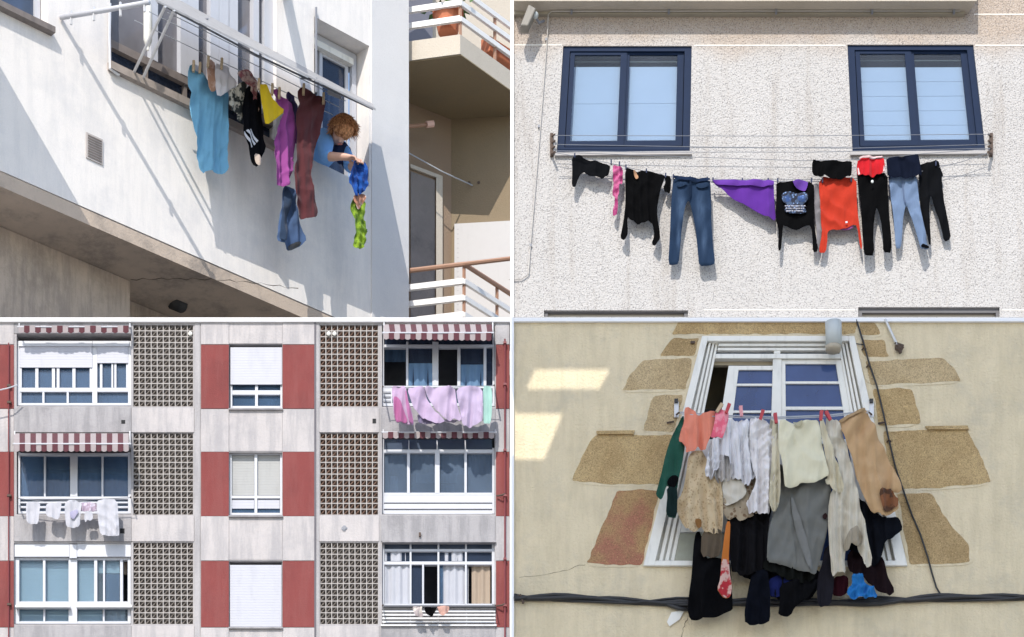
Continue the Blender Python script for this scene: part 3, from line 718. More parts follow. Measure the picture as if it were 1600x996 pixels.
garment('cardigan', 'short black cardigan with one sleeve down, leftmost on the long clothesline', 'cardigan', z3('213,93 270,95 292,112 455,150 450,190 440,220 405,235 380,222 345,224 310,212 288,190 262,222 245,262 238,290 213,284 217,200'), mp(YL), blk2, G2, lam=11)
garment('bikini', 'small pink bikini top with straps hanging beside the black cardigan', 'bikini', z3('470,152 500,160 535,166 532,230 530,272 512,272 508,300 510,330 500,350 503,400 496,465 472,465 470,420 482,395 482,345 466,325 476,270 470,200'), mp(YL), fabric((.36, .045, .16), 'mottle', (.50, .12, .26)), G2, lam=7)
bt_ = garment('jumper', 'black long sleeved top pinned upright with both sleeves down, left of the jeans', 'jumper', z3('545,168 598,186 700,190 800,214 785,262 770,300 757,360 748,420 748,480 768,590 760,625 738,655 712,632 730,590 722,530 716,504 690,504 660,512 630,522 610,508 588,500 560,470 566,585 545,625 516,602 530,540 540,480 550,380'), mp(YL), blk, G2, lam=14)
patch(bt_, 'label', z3('598,188 615,190 632,235 620,246 604,225'), mp(YL), fabric((.45, .25, .14)), h=.035)
garment('underwear', 'small black underwear between the black long sleeved top and the blue jeans', 'underwear', z3('790,218 835,226 832,318 815,326 798,318 785,290 800,262'), mp(YL), blk, G2, lam=9)
jn = garment('jeans', 'dark blue faded jeans hanging left of the purple cloth', 'jeans', z3('850,226 960,240 1074,248 1082,300 1086,400 1085,500 1098,680 1110,770 1080,778 1010,785 1003,700 990,560 968,450 950,372 935,380 918,430 900,560 895,640 882,770 850,774 816,774 824,640 830,520 835,380 842,290'), mp(YL), fabric((.013, .028, .060), 'denim', (.075, .125, .215), fade=((-.16, .92, .10, .30), (.14, .88, .10, .32), (-.2, .45, .05, .3), (.2, .4, .06, .3))), G2, lam=22, A=.022, T=.018, seed=11)
patch(jn, 'waistband', z3('850,226 960,240 1074,248 1076,268 960,262 848,246'), mp(YL), fabric((.012, .022, .05), 'denim'), h=.055)
patch(jn, 'fly', z3('948,262 962,262 960,350 950,372 944,350'), mp(YL), fabric((.012, .022, .045)), h=.056)
for pl in ('868,268 935,272 930,285 900,305 872,300', '985,275 1065,275 1066,300 1030,312 995,300'):
    patch(jn, 'pocket', z3(pl), mp(YL), fabric((.012, .026, .055), 'denim'), h=.05)
pu = garment('cloth', 'bright purple triangular cloth hanging between the jeans and the printed black top', 'cloth', z3('1085,250 1180,252 1300,254 1400,254 1476,252 1478,330 1482,400 1492,495 1445,480 1330,422 1210,352 1125,282'), mp(YL), fabric((.105, .025, .27)), G2, lam=34, A=.02)
patch(pu, 'folded_edge', z3('1085,250 1280,254 1476,252 1476,288 1400,294 1280,286 1160,290 1110,274'), mp(YL), fabric((.13, .04, .32)), h=.04)
pt = garment('jumper', 'black long sleeved top with a blue print on its chest, right of the purple cloth', 'jumper', z4('45,226 150,226 255,226 258,350 256,470 272,540 280,612 250,614 248,540 240,476 205,472 170,492 130,490 95,478 84,470 78,540 72,612 55,612 60,500 52,470 44,440 42,380 48,300'), mp(YL), blk, G2, lam=16)
patch(pt, 'purple_patch', z4('132,228 222,228 218,262 205,290 185,280 150,262'), mp(YL), fabric((.13, .05, .32)), h=.04)
pr = patch(pt, 'printed_panel', z4('75,300 110,292 150,300 195,292 220,310 218,345 190,362 205,380 215,400 180,410 110,412 88,395 110,360 78,345'), mp(YL), fabric((.035, .04, .06), 'print', (.20, .30, .52)), h=.04)
for pl in ('84,318 108,308 134,320 128,344 104,352 86,338', '158,322 186,308 212,320 206,346 180,356 162,342'):
    patch(pt, 'print_patch', z4(pl), mp(YL), fabric((.05, .10, .26), 'print', (.16, .25, .50)), h=.044, step=1.6)
rnd = random.Random(9); gl = MB()
for r_, yy_ in ((0, 374), (1, 388), (2, 401)):
    xx_ = 94+4*r_
    while xx_ < 208-8*r_:
        w_ = rnd.uniform(3, 9); q_ = z4('%f,%f %f,%f' % (xx_, yy_-4, xx_+w_, yy_+rnd.uniform(1, 4)))
        gl.box(q_[0][0], q_[0][1]-3, q_[1][0], q_[1][1]-3, YL-.066, YL-.060); xx_ += w_+rnd.uniform(2, 5)
gl.build('print_marks', fabric((.42, .42, .48)), pt)
og = garment('jumper', 'vivid orange red long sleeved top between the printed black top and the black trousers', 'jumper', z4('282,200 400,205 490,200 494,330 500,420 520,540 524,600 514,600 495,470 470,470 432,486 390,496 345,490 330,508 332,545 322,620 285,620 286,590 302,510 294,430 290,340'), mp(YL), fabric((.46, .034, .014)), G2, lam=15)
patch(og, 'inner_sleeve', z4('255,236 283,232 290,350 296,430 300,500 288,590 272,590 272,480 262,400'), mp(YL), fabric((.20, .19, .20)), h=-.03)
patch(og, 'logo', z4('428,455 440,452 442,462 430,464'), mp(YL), M['white'], h=.045, smooth=0, step=1.2)
patch(og, 'tail', z4('395,494 430,476 478,470 470,485 430,492'), mp(YL), fabric((.25, .06, .2)), h=-.02)
Y2 = YL-.08
garment('trousers', 'black trousers with a pale emblem at the waist, under the red bikini bottom', 'trousers', z4('495,110 500,180 580,180 664,180 668,300 668,350 680,480 690,624 640,622 638,540 632,470 618,400 606,368 598,390 590,450 586,520 590,634 560,638 532,636 524,500 518,400 512,330 506,300 495,215'), mp(YL-.02), blk, G2, lam=20, T=.016)
lj = garment('jeans', 'washed out light blue jeans hanging under the navy shorts', 'jeans', z4('668,182 740,182 822,182 836,280 842,360 860,440 880,530 895,596 875,606 848,608 838,560 818,480 795,420 775,362 762,370 752,430 748,520 742,588 710,596 706,500 696,400 680,300'), mp(YL), fabric((.13, .185, .29), 'denim'), G2, lam=22, T=.016, seed=5)
patch(lj, 'hem', z4('846,590 892,585 896,600 876,608 850,609'), mp(YL), blk, h=.045)
patch(lj, 'fly', z4('742,210 750,210 757,330 770,362 752,350'), mp(YL), fabric((.10, .14, .23)), h=.045)
garment('trousers', 'plain black trousers, rightmost on the long clothesline', 'trousers', z4('840,130 880,122 945,112 962,150 976,190 966,200 972,270 990,380 1010,480 1018,544 980,552 966,500 950,440 925,360 905,302 896,340 896,430 908,578 890,580 880,520 862,450 846,340 838,240'), mp(YL+.03), blk2, G2, lam=18, T=.016)
garment('shorts', 'black shorts hanging over the orange red top on the upper line', 'shorts', z4('245,112 270,106 340,112 465,110 466,160 462,200 430,200 400,214 360,208 320,198 290,194 244,192'), mp(Y2), blk, G2, lam=13)
rb = garment('bikini', 'bright red bikini bottom with pale edges hanging over the black trousers', 'bikini', z4('500,102 570,96 640,94 650,140 650,180 615,184 580,196 540,190 500,186 494,150'), mp(Y2), fabric((.55, .012, .02)), G2, lam=14)
for pl in ('508,98 570,86 632,92 636,98 570,98 505,106', '498,150 504,150 512,186 502,188', '640,150 648,160 648,178 636,184'):
    patch(rb, 'trim', z4(pl), mp(Y2), fabric((.75, .55, .55)), h=.03, smooth=0)
tg = MB(); tg.ball(P(1363, 284, Y2-.03), .022, .012, .024, 10)
tg.build('emblem', plain('pale_emblem', (.7, .74, .72), .5), [o for o in bpy.data.objects if o.get('label', '').startswith('black trousers with a pale emblem')][0], smooth=True)
garment('shorts', 'dark navy shorts hanging over the light blue jeans on the upper line', 'shorts', z4('655,98 740,86 832,70 845,120 860,188 825,196 790,205 720,202 664,202 660,150'), mp(Y2), fabric((.007, .010, .022)), G2, lam=16)
def peg(x, y, yd, mat, label, group, tilt=0, hgt=.06, wd=.018):
    p = P(x, y, yd); mb = MB(); a = tilt
    for s in (-1, 1):
        ax = Vector((math.sin(a), 0, math.cos(a))); rx = Vector((math.cos(a), 0, -math.sin(a))); f = Vector((0, -.016*s, 0))
        b0 = p-ax*hgt*.5+f*.7; t0 = p+ax*hgt*.5+f*1.5
        h_ = Vector((0, .007, 0))
        mb.hexa([b0-rx*wd*.5-h_, b0+rx*wd*.5-h_, t0+rx*wd*.6-h_, t0-rx*wd*.6-h_], [b0-rx*wd*.5+h_, b0+rx*wd*.5+h_, t0+rx*wd*.6+h_, t0-rx*wd*.6+h_])
    return tag(mb.build('clothes_peg', mat), label, 'peg', group)
first = None
for i, (x, y) in enumerate(((898, 244), (955, 254), (968, 257), (978, 262), (1010, 268), (1040, 275), (1052, 277), (1078, 280), (1105, 281), (1114, 282), (1160, 283), (1200, 283), (1215, 283), (1268, 283), (1285, 283), (1330, 282), (1390, 276), (1462, 257))):
    if first is None: first = peg(x, y, YL, M['peg_blue'], 'small dark blue clothes peg on the lower line under the pebbledash windows', 'pegs on the long clothesline'); f0 = P(x, y, YL); l0 = first.location.copy()
    else:
        c = first.copy(); COL.objects.link(c); c.location = l0+P(x, y, YL)-f0

# ================================================================== LOWER LEFT: lattice apartment block
ab = thing('lattice_apartment_block', (-4, 0, 0), 'pale concrete apartment block with red panels, breeze block lattices and glazed balconies', 'building')
FL = [(508, 636), (677, 805), (848, 976)]
LB = [(26, 522, 205, 635), (26, 700, 205, 804), (22, 849, 205, 976)]
RB = [(597, 508, 773, 636), (597, 676, 773, 804), (597, 847, 773, 977)]
CB = [(358, 538, 441, 639), (358, 707, 441, 806), (358, 877, 441, 980)]
LX = (208, 302); RX = (500, 591)
holes = [rect(*r) for r in LB+RB+CB]+[rect(LX[0], a, LX[1], b) for a, b in FL]+[rect(RX[0], a, RX[1], b) for a, b in FL]
holed([(-800, 502), (796, 502), (796, 2660), (-800, 2660)], holes, lambda x, y: P(x, y, 0), lambda x, y: P(x, y, 0)+Vector((0, .75, 0))).build('wall', M['conc'], ab)
MB().box(-800, 496.5, 797, 502.4, -.05, .9).build('coping', M['white_trim'], ab)
MB().box(797, 496.5, 803, 2660, -.06, .9).build('corner_trim', M['white_trim'], ab)
bk = MB().box(-800, 503, 796, 1100, .752, .80).build('inner_wall', M['dim'], ab)
def slab(name, r, mat, proud=.02): return MB().box(*r, -proud, -.0015).build(name, M[mat], ab)
for a, b in ((638, 675.5), (806, 846), (978, 1060)):
    slab('spandrel', (22, a-1.5 if a < 700 else a, 205, b), 'conc_grey'); slab('spandrel', (205.5, a, 303, b), 'conc_white', .012)
    slab('spandrel', (499, a, 592, b), 'conc_white', .012); slab('spandrel', (595, a, 774, b), 'conc_grey', .014)
slab('spandrel', (22, 503, 205, 521), 'conc_grey', .008)
for a, b in ((-40, 538), (639.5, 706), (807, 876), (981, 1060)):
    a = max(a, 503)
    slab('panel', (314, a, 357.5, b), 'conc_white', .015); slab('panel', (441.5, a, 491, b), 'conc_white', .015)
    slab('panel', (358, a, 441, b-1), 'conc_white', .008)
    slab('panel', (-30, a, 21.5, b), 'conc_white', .01); slab('panel', (774.5, a, 796, b), 'conc', .01)
for a, b in ((539, 638.5), (706.5, 806.5), (877, 980)):
    slab('red_panel', (314, a, 357.5, b), 'red', .017); slab('red_panel', (441.5, a, 491, b), 'red', .017)
    slab('red_panel', (-30, a, 21.5, b), 'red', .013); slab('red_panel', (775, a, 796, b), 'red', .013)
MB().box(491.3, 503, 493.3, 1060, -.022, -.001).build('joint', plain('dark_joint', (.16, .15, .17), .9), ab)
MB().box(304.5, 503, 312.5, 1060, -.01, -.001).build('pilaster', M['conc'], ab); MB().box(494, 503, 498.5, 1060, -.01, -.001).build('pilaster', M['conc'], ab)
def lattice(x0, y0, x1, y1, gaps=(), br=0):
    nx, ny = 10, 14; g = MB(); d_ = MB(); cw = (x1-x0)/nx; ch = (y1-y0)/ny
    for i in range(nx+1): g.box(max(x0, x0+i*cw-.72), y0, min(x1, x0+i*cw+.72), y1, .012, .14)
    for j in range(ny+1): g.box(x0, max(y0, y0+j*ch-.7), x1, min(y1, y0+j*ch+.7), .014, .138)
    for i in range(nx):
        for j in range(ny):
            if (i, j) in gaps: continue
            cx, cy = x0+(i+.5)*cw, y0+(j+.5)*ch; hx, hy = cw*.40, ch*.40; t = .75
            d_.poly([(cx-hx, cy-hy-t), (cx-hx+t, cy-hy), (cx+hx, cy+hy+t), (cx+hx-t, cy+hy)], .02, .12)
            d_.poly([(cx-hx, cy+hy-t), (cx+hx-t, cy-hy), (cx+hx, cy-hy), (cx-hx+t, cy+hy)], .024, .11)
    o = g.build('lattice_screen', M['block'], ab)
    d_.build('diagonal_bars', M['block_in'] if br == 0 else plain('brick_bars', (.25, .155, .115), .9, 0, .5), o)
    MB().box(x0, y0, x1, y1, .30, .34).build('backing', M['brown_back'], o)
    for (i, j, m_) in [(g_[0], g_[1], 'white_old') for g_ in gaps]:
        mb = MB(); mb.ball(P(x0+(i+.5)*cw, y0+(j+.5)*ch, -.01), .035, .02, .035, 10); mb.build('vent_cap', M[m_], o, smooth=True)
lattice(LX[0], FL[0][0], LX[1], FL[0][1], ((9, 1),), 0); lattice(LX[0], FL[1][0], LX[1], FL[1][1]); lattice(LX[0], FL[2][0], LX[1], FL[2][1])
lattice(RX[0], FL[0][0], RX[1], FL[0][1], ((1, 1), (2, 1)), 1); lattice(RX[0], FL[1][0], RX[1], FL[1][1], (), 1); lattice(RX[0], FL[2][0], RX[1], FL[2][1])
def window(name, bars, panes=(), blinds=(), mat='white', yf=.06, yb=.14):
    """bars (x0,y0,x1,y1), panes (x0,y0,x1,y1,glass), blinds (x0,y0,x1,y1,material,name,depth)"""
    f = MB()
    for i, r in enumerate(bars): f.box(*r, yf+.0007*i, yb+.0007*i)
    o = f.build(name, M[mat], ab, bev=.004)
    for i, r in enumerate(panes): MB().box(*r[:4], yf+.045+.0011*i, yf+.052+.0011*i).build('pane', M[r[4]], o)
    for i, r in enumerate(blinds):
        yd = r[6]; b_ = MB()
        if r[5] in ('shutter', 'blind', 'shutter_box'):
            n = max(1, int(round((r[3]-r[1])/4.2))) if r[5] != 'shutter_box' else 1
            for k in range(n):
                a_, c_ = r[1]+(r[3]-r[1])*k/n, r[1]+(r[3]-r[1])*(k+1)/n
                b_.box(r[0], a_, r[2], c_-.12 if n > 1 else c_, yd, yd+.02)
            b_.box(r[0]+.2, r[1]+.2, r[2]-.2, r[3]-.6, yd+.021, yd+.03)
            b_.build(r[5], M[r[4]], o)
        else:
            nseg = max(3, int((r[2]-r[0])/1.5)); v = []; fcs = []
            for k in range(nseg+1):
                x = r[0]+(r[2]-r[0])*k/nseg; dy = .012*math.sin(k*.85+r[0])+.008*math.sin(k*.37)
                v += [P(x, r[1], yd+dy), P(x, r[3], yd+dy*1.3)]
            for k in range(nseg): fcs.append([2*k, 2*k+1, 2*k+3, 2*k+2])
            b_.add(v, fcs).build(r[5], M[r[4]], o, smooth=True)
    return o
# left bay, top floor
window('glazed_balcony', [(26, 533, 31, 634), (200, 533, 205, 634), (31, 630, 200, 634), (144, 541, 152, 630), (31, 606, 144, 612.5), (152, 606, 200, 612.5),
    (31, 575, 34, 606), (55, 575, 60, 606), (81, 575, 86, 606), (88.5, 575, 93, 606), (113, 575, 118, 606), (140, 575, 144, 606), (66, 612, 69.5, 630), (104, 612, 107.5, 630),
    (156, 568, 160, 606), (174, 568, 177, 606), (178.5, 568, 182, 606), (197, 568, 200, 606), (31, 612, 33.5, 630)],
    [(33, 574, 144, 606, 'glass_blue'), (33, 612, 144, 630, 'glass_blue'), (153, 567, 199, 606, 'glass_blue'), (152, 612, 200, 630, 'glass_blue')],
    [(29, 533, 144, 541, 'white', 'shutter_box', .03), (144.5, 533, 202, 541, 'white', 'shutter_box', .032), (31, 541.5, 144, 574.5, 'shutter', 'shutter', .05), (152, 541.5, 200, 567.5, 'shutter', 'shutter', .05),
     (34, 576, 50, 606, 'curtain', 'curtain', .16), (120, 576, 142, 630, 'curtain', 'curtain', .16), (34, 612, 52, 630, 'curtain', 'curtain', .16), (160, 616, 186, 630, 'curtain', 'curtain', .17), (60, 576, 112, 606, 'blue_curtain', 'curtain', .3)])
# left bay, middle floor
wl2 = window('glazed_balcony', [(28, 706, 31.5, 803), (200, 706, 205, 803), (68.5, 712, 71.5, 776), (109.5, 708, 121, 776), (158.5, 712, 161.5, 776), (31, 776, 200, 780), (31, 708, 200, 712), (31, 799, 200, 803),
    (31, 784, 200, 786.5), (31, 791, 200, 794)], [(31, 712, 109, 776, 'glass_blue'), (121, 712, 200, 776, 'glass_blue'), (31, 780, 200, 799, 'glass_blue')],
    [(31, 740, 68, 776, 'blue_curtain', 'curtain', .16), (72, 740, 109, 776, 'blue_curtain', 'curtain', .15), (122, 740, 158, 776, 'blue_curtain', 'curtain', .15), (162, 742, 200, 776, 'blue_curtain', 'curtain', .15), (33, 740, 44, 776, 'curtain', 'curtain', .14)])
# left bay, bottom floor
window('glazed_balcony', [(22.5, 870, 30, 975), (107, 872, 120.5, 975), (199.5, 870, 204.5, 975), (30, 940, 107, 950), (120.5, 940, 199.5, 950), (30, 971, 107, 975), (120.5, 971, 199.5, 975), (30, 870, 107, 875), (120.5, 870, 199.5, 875),
    (67, 875, 71, 940), (67.5, 950, 70.5, 971), (147, 875, 152, 940), (161, 875, 164, 940), (187.5, 875, 192, 940), (160.5, 950, 163.5, 971), (28, 875, 30.5, 940)],
    [(30, 875, 67, 940, 'glass_mist'), (71, 875, 107, 940, 'glass_mist'), (120, 875, 147, 940, 'glass_mist'), (152, 875, 187, 940, 'glass_mist'), (164, 897, 187, 940, 'glass_blue'), (30, 950, 107, 971, 'glass_mist'), (120.5, 950, 199.5, 971, 'glass_mist')],
    [(22.5, 849.5, 108, 870, 'white', 'shutter_box', .02), (108.5, 851, 120, 872, 'white', 'shutter_box', .012), (120.5, 849.5, 204.5, 870, 'white', 'shutter_box', .02), (30, 876, 67, 940, 'shutter_blue', 'blind', .15), (71, 876, 107, 940, 'shutter_blue', 'blind', .16), (121, 876, 147, 940, 'shutter_blue', 'blind', .15),
     (152, 876, 187, 896, 'shutter_blue', 'blind', .15), (30, 951, 107, 971, 'shutter_blue', 'blind', .15), (121, 951, 160, 971, 'shutter_blue', 'blind', .15), (164, 951, 196, 971, 'curtain', 'curtain', .15), (192, 876, 199, 898, 'board', 'shutter_strip', .2)])
lg = MB(); lg.box(24, 945.5, 109, 949, -.04, .05); lg.box(119, 945.5, 206, 949, -.04, .05); lg.build('ledge', M['metal'], ab)
# centre stack
window('window', [(360, 602, 363, 638), (438, 602, 441, 638), (398.5, 602, 403, 636), (363, 610, 438, 617), (363, 634.5, 438, 638)], [(363, 602, 438, 610, 'glass_blue'), (363, 617, 438, 634.5, 'glass_blue')], [(360, 543, 440.5, 601, 'shutter', 'shutter', .03)])
window('window', [(358.5, 707.5, 362, 805), (437.5, 707.5, 441, 805), (397.5, 709, 402, 802), (362, 707.5, 437.5, 710), (362, 774.5, 437.5, 779), (362, 801.5, 437.5, 805)], [(362, 779, 437.5, 801.5, 'glass_blue')],
    [(362, 712, 397.3, 774, 'shutter_grey', 'shutter', .10), (402.2, 712, 437.3, 774, 'shutter_grey', 'shutter', .10), (362, 781, 397, 795, 'shutter', 'blind', .085), (402, 781, 437, 795, 'shutter', 'blind', .085)])
window('window', [(358.2, 877.5, 359.2, 980), (440, 877.5, 441, 980)], [], [(359.3, 883, 440, 979.5, 'shutter', 'shutter', .02)])
sl3 = MB()
for y in (637.8, 805.3, 979.8): sl3.box(357, y, 442, y+2.2, -.05, .02)
sl3.build('window_sill', M['conc_grey'], ab)
# right bay
window('glazed_balcony', [(597.5, 520, 600, 635), (769.5, 520, 772.8, 635), (634.5, 534, 638, 603), (675.5, 534, 685, 603), (714.5, 540, 719.5, 603), (755.5, 540, 760, 603), (600, 538.5, 770, 543), (600, 603, 770, 607), (597.5, 607, 613, 635), (613, 630, 770, 635)],
    [(638, 543, 675, 603, 'glass_dark'), (719.5, 543, 755.5, 603, 'glass_dark'), (600, 527, 770, 538.5, 'glass_dark'), (760, 543, 769, 603, 'glass_dark'), (613, 607, 770, 630, 'glass_grey')],
    [(638, 568, 676, 603, 'blue_curtain', 'curtain', .085), (719, 570, 756, 603, 'blue_curtain', 'curtain', .085), (600, 545, 634, 566, 'blue_curtain', 'curtain', .5)])
for y in (612, 619, 626): MB().box(599, y, 610.5, y+2.6, .052, .06).build('vent_slit', M['wire_dark'], ab)
window('glazed_balcony', [(597.5, 686, 600, 803), (769, 700, 772.8, 803), (636, 708, 640.5, 771), (679.5, 703, 687, 771), (725.5, 708, 729.5, 771), (600, 702.5, 769, 708), (638, 688, 639.6, 702.5), (682, 688, 684, 702.5), (726, 688, 728, 702.5), (600, 770, 769, 774),
    (597.5, 774, 772.8, 785.6), (597.5, 787.5, 772.8, 795.4), (597.5, 797.5, 772.8, 803.5)],
    [(600, 687, 769, 702.5, 'glass_grey'), (600, 708, 636, 771, 'glass_slate'), (640.5, 708, 680, 771, 'glass_slate'), (687, 708, 726, 771, 'glass_slate'), (729.5, 708, 769, 771, 'glass_slate'), (600, 785.6, 769, 797.5, 'glass_dark')],
    [(610, 744, 622, 770, 'curtain', 'curtain', .3), (650, 740, 714, 755, 'shutter_blue', 'mirrored_window', .4), (688, 757, 710, 771, 'shutter_blue', 'mirrored_window', .42), (600, 712, 769, 742, 'blue_curtain', 'curtain', .6)])  # two pale panels behind the glass stand for windows mirrored in it
wr3 = window('glazed_balcony', [(597.5, 847.5, 600.5, 945), (768.5, 847.5, 773, 945), (600, 847.5, 769, 849), (600, 858, 769, 862), (600, 877.5, 769, 882.5), (640, 849, 643, 945), (683.5, 849, 686.5, 945), (726.5, 849, 729.5, 945), (659.5, 882, 662.5, 945), (600, 943.5, 769, 946)],
    [(600, 849, 769, 858, 'glass_grey'), (600, 862, 769, 877.5, 'glass_dark'), (643, 882.5, 660, 944, 'glass_dark'), (686, 882.5, 692, 944, 'glass_blue')],
    [(601, 862, 634, 877, 'curtain', 'curtain', .10), (693, 862, 726, 877, 'curtain', 'curtain', .10), (601, 884, 640, 943.5, 'curtain', 'curtain', .10), (692, 884, 732, 943.5, 'curtain', 'curtain', .13), (737, 884, 766, 943.5, 'board', 'board', .14), (644, 918, 659, 943, 'board', 'curtain', .2)])
rl = MB()
for y in (948.5, 954, 959.5, 965, 970.5): rl.box(597.5, y, 774, y+2.6, -.03, .005)
for x in (598, 640, 684, 728, 772): rl.box(x, 947, x+2, 976.5, .006, .03)
rl.box(595, 976, 776, 978, -.05, .03)
rl.build('balcony_rail', M['metal'], ab)
MB().box(597, 948, 773, 976, .10, .13).build('rail_backing', M['conc'], ab)
MB().box(599, 945.8, 774.5, 948.2, -.08, .05).build('ledge', plain('dark_ledge', (.10, .10, .115), .6), ab)
MB().box(597, 844.8, 775, 847.2, -.05, .0).build('lintel', M['conc_grey'], ab)
hb = MB().box(189.5, 656.5, 195.5, 662, -.026, -.0205).build('hole', M['dark'], ab)
MB().box(187.5, 826, 194.5, 833.5, -.026, -.0205).build('hole', M['dark'], ab); MB().box(582, 654.5, 587.5, 661.5, -.018, -.0125).build('hole', M['dark'], ab)
vt = MB(); vt.ball(P(538, 826, -.014), .045, .012, .045, 12, .4); vt.build('vent', M['wire_dark'], ab)
vt = MB(); vt.box(654.5, 832, 657.5, 838, -.05, -.0145); vt.build('hook', M['rust'], ab)
for (x0, x1) in ((787.5, 790),):
    dp = thing('drainpipe', P(789, 1060, -.06), 'dark red drainpipe running down the right edge of the lattice apartment block', 'drainpipe')
    MB().tube([P(789, 530, -.06), P(789, 800, -.06), P(789, 1060, -.06)], .013, 8).build('pipe', M['pipe_red'], dp)
    for y in (535, 600, 703, 774, 873, 946): MB().box(786.5, y-1.5, 791.5, y+1.5, -.085, -.011).build('clip', M['pipe_red'], dp)
    for y in (774, 946): MB().tube([P(776, y+1, -.05), P(784, y, -.09), P(789, y-2, -.07)], .013).build('arm', M['rust'], dp)
dp = thing('drainpipe', P(13, 1060, -.06), 'thin dark red pipe on the left edge of the lattice apartment block', 'drainpipe')
MB().tube([P(13.5, 536, -.05), P(13.5, 1060, -.05)], .010, 8).build('pipe', M['pipe_red'], dp)
for y in (602, 628, 774, 944): MB().box(11, y-1.5, 17, y+1.5, -.07, -.011).build('clip', M['rust'], dp)
MB().tube([P(-20, 614, -.3), P(12, 607, -.3), P(27, 602, -.25)], .01).build('loose_line', M['white'], dp)
# awnings
def awning(x0, x1, y0, yb_, yv, n, label, sl=-.42, canvas=True, tilt=0, sk=0):
    t = thing('awning', P((x0+x1)/2, yb_, sl), label, 'awning', 'striped awnings over the glazed balconies')
    cm_ = MB(); vm_ = MB(); ci = []; vi = []; wd = (x1-x0)/n
    for k in range(n):
        a_, b_ = x0+k*wd, x0+(k+1)*wd; c = k % 2
        if canvas:
            v0 = [P(a_, y0, -.024), P(b_, y0, -.024), P(b_+sk, yb_, sl), P(a_+sk, yb_, sl)]
            cm_.hexa(v0, [v+Vector((0, .004, -.012)) for v in v0]); ci += [c]*(len(cm_.f)-len(ci))
        m_ = 5; pts = []
        for j in range(m_+1):
            u = a_+(b_-a_)*j/m_; pts.append((u, yv-1.2+1.8*math.sin(math.pi*j/m_)+tilt*(u-x0)/(x1-x0)))
        top_ = yb_ if canvas else y0
        loop = [(a_, top_), (b_, top_)]+pts[::-1]
        vm_.poly(loop, sl-.01-.012*math.sin(k*1.1), sl-.002-.012*math.sin(k*1.1)); vi += [c]*(len(vm_.f)-len(vi))
    if canvas:
        cm_.build('canvas', M['aw_white'], t, idx=ci).data.materials.append(M['aw_red'])
    vm_.build('valance', M['aw_white'], t, idx=vi).data.materials.append(M['aw_red'])
    MB().tube([P(x0-2, yb_, sl), P(x1+4, yb_, sl)], .014, 8).build('front_bar', M['white'], t)
    for x in (x0+1, x1+2): MB().tube([P(x, y0-3, -.03), P(x, (y0+yb_)/2+4, -.1), P(x, yb_, sl)], .012).build('arm', M['metal'], t)
awning(29, 201, 509, 511, 520, 20, 'rolled up striped awning above the white shutters at the top left of the lattice block', -.16, False)
awning(22, 201, 677.5, 694, 705.5, 21, 'open burgundy and cream striped awning above the white laundry', -.40)
awning(599, 768, 507, 520.5, 530, 20, 'open burgundy and cream striped awning above the lilac sheets', -.36, True, 2.5, 2)
awning(598, 772, 675, 676, 685, 21, 'rolled up striped awning with only its valance showing under the lilac sheets', -.16, False)
# laundry lines of the lattice block
def line(label, pts, y, bracket=True):
    t = thing('clothesline', P(pts[0][0], pts[0][1], y), label, 'clothesline')
    MB().tube([P(a, b, y) for a, b in pts], .006, 5).build('line', M['wire_dark'], t)
    for a, b in (pts[0], pts[-1]): MB().tube([P(a, b, -.02), P(a, b-1, y-.02)], .012).build('bracket', M['rust'], t)
line('clothesline carrying white laundry below the open striped awning', [(27, 779), (70, 784), (120, 783), (160, 780), (204, 778)], -.24)
line('clothesline carrying lilac sheets below the top right glazed balcony', [(598, 605), (680, 606), (772, 603)], -.38)
line('short clothesline carrying three small garments on the bottom right balcony', [(598, 947), (680, 946.5), (774, 947)], -.22)
z6 = lambda s: tr(s, 0, 740, 3.89)
G3 = 'white laundry under the open awning'
wf_ = lambda: fabric((.53, .53, .58))
for pl, lb, nm in (('162,172 200,176 245,174 240,240 234,305 200,308 162,300 158,230', 'plain white cloth, leftmost of the white laundry on the middle balcony', 'towel'),
        ('282,176 330,182 375,170 368,230 358,282 325,272 290,262 276,240', 'short white cloth, second of the white laundry from the left', 'towel'),
        ('392,180 430,158 500,170 488,250 484,322 440,330 402,324 396,260', 'white shirt with a greyish tail, middle of the white laundry', 'shirt'),
        ('515,235 535,228 560,236 566,270 552,288 530,282 518,296 510,275', 'tiny white cloth between the white shirt and the large white sheet', 'cloth'),
        ('585,165 640,156 712,158 718,240 724,345 722,380 660,376 610,374 598,300 590,230', 'large white sheet, rightmost and longest of the white laundry', 'sheet')):
    o = garment(nm, lb, nm, z6(pl), mp(-.24), wf_(), G3, lam=9, A=.014, step=2.0, crease=.8)
    if 'greyish' in lb: patch(o, 'tail', z6('425,235 470,220 480,240 450,280 430,275'), mp(-.24), fabric((.42, .40, .55)), h=.028, step=1.4)
garment('scarf', 'mauve grey scarf bunched between the white shirt and the large white sheet', 'scarf', z6('480,180 540,172 600,190 590,225 560,232 530,228 500,232 486,215'), mp(-.22), fabric((.42, .33, .42), 'mottle', (.62, .56, .66)), G3, lam=7, A=.012, step=1.6)
z8 = lambda s: tr(s, 560, 500, 5.242)
G4 = 'sheets under the top right awning'
s1 = garment('sheet', 'wide lilac sheet with a magenta lining, leftmost of the lilac sheets', 'sheet', z8('276,540 320,536 390,545 400,640 440,740 455,850 420,856 380,852 300,832 286,760 284,680 274,600'), mp(-.40), fabric((0.492, 0.344, 0.508)), G4, lam=13, A=.02, step=2)
patch(s1, 'lining', z8('288,640 318,632 350,680 380,770 400,820 395,850 340,848 304,828 292,740'), mp(-.40), fabric((.42, .13, .29)), h=.035)
patch(s1, 'fold', z8('385,580 396,600 412,690 445,800 450,850 415,840 400,760 386,660'), mp(-.40), fabric((.44, .17, .34)), h=.036)
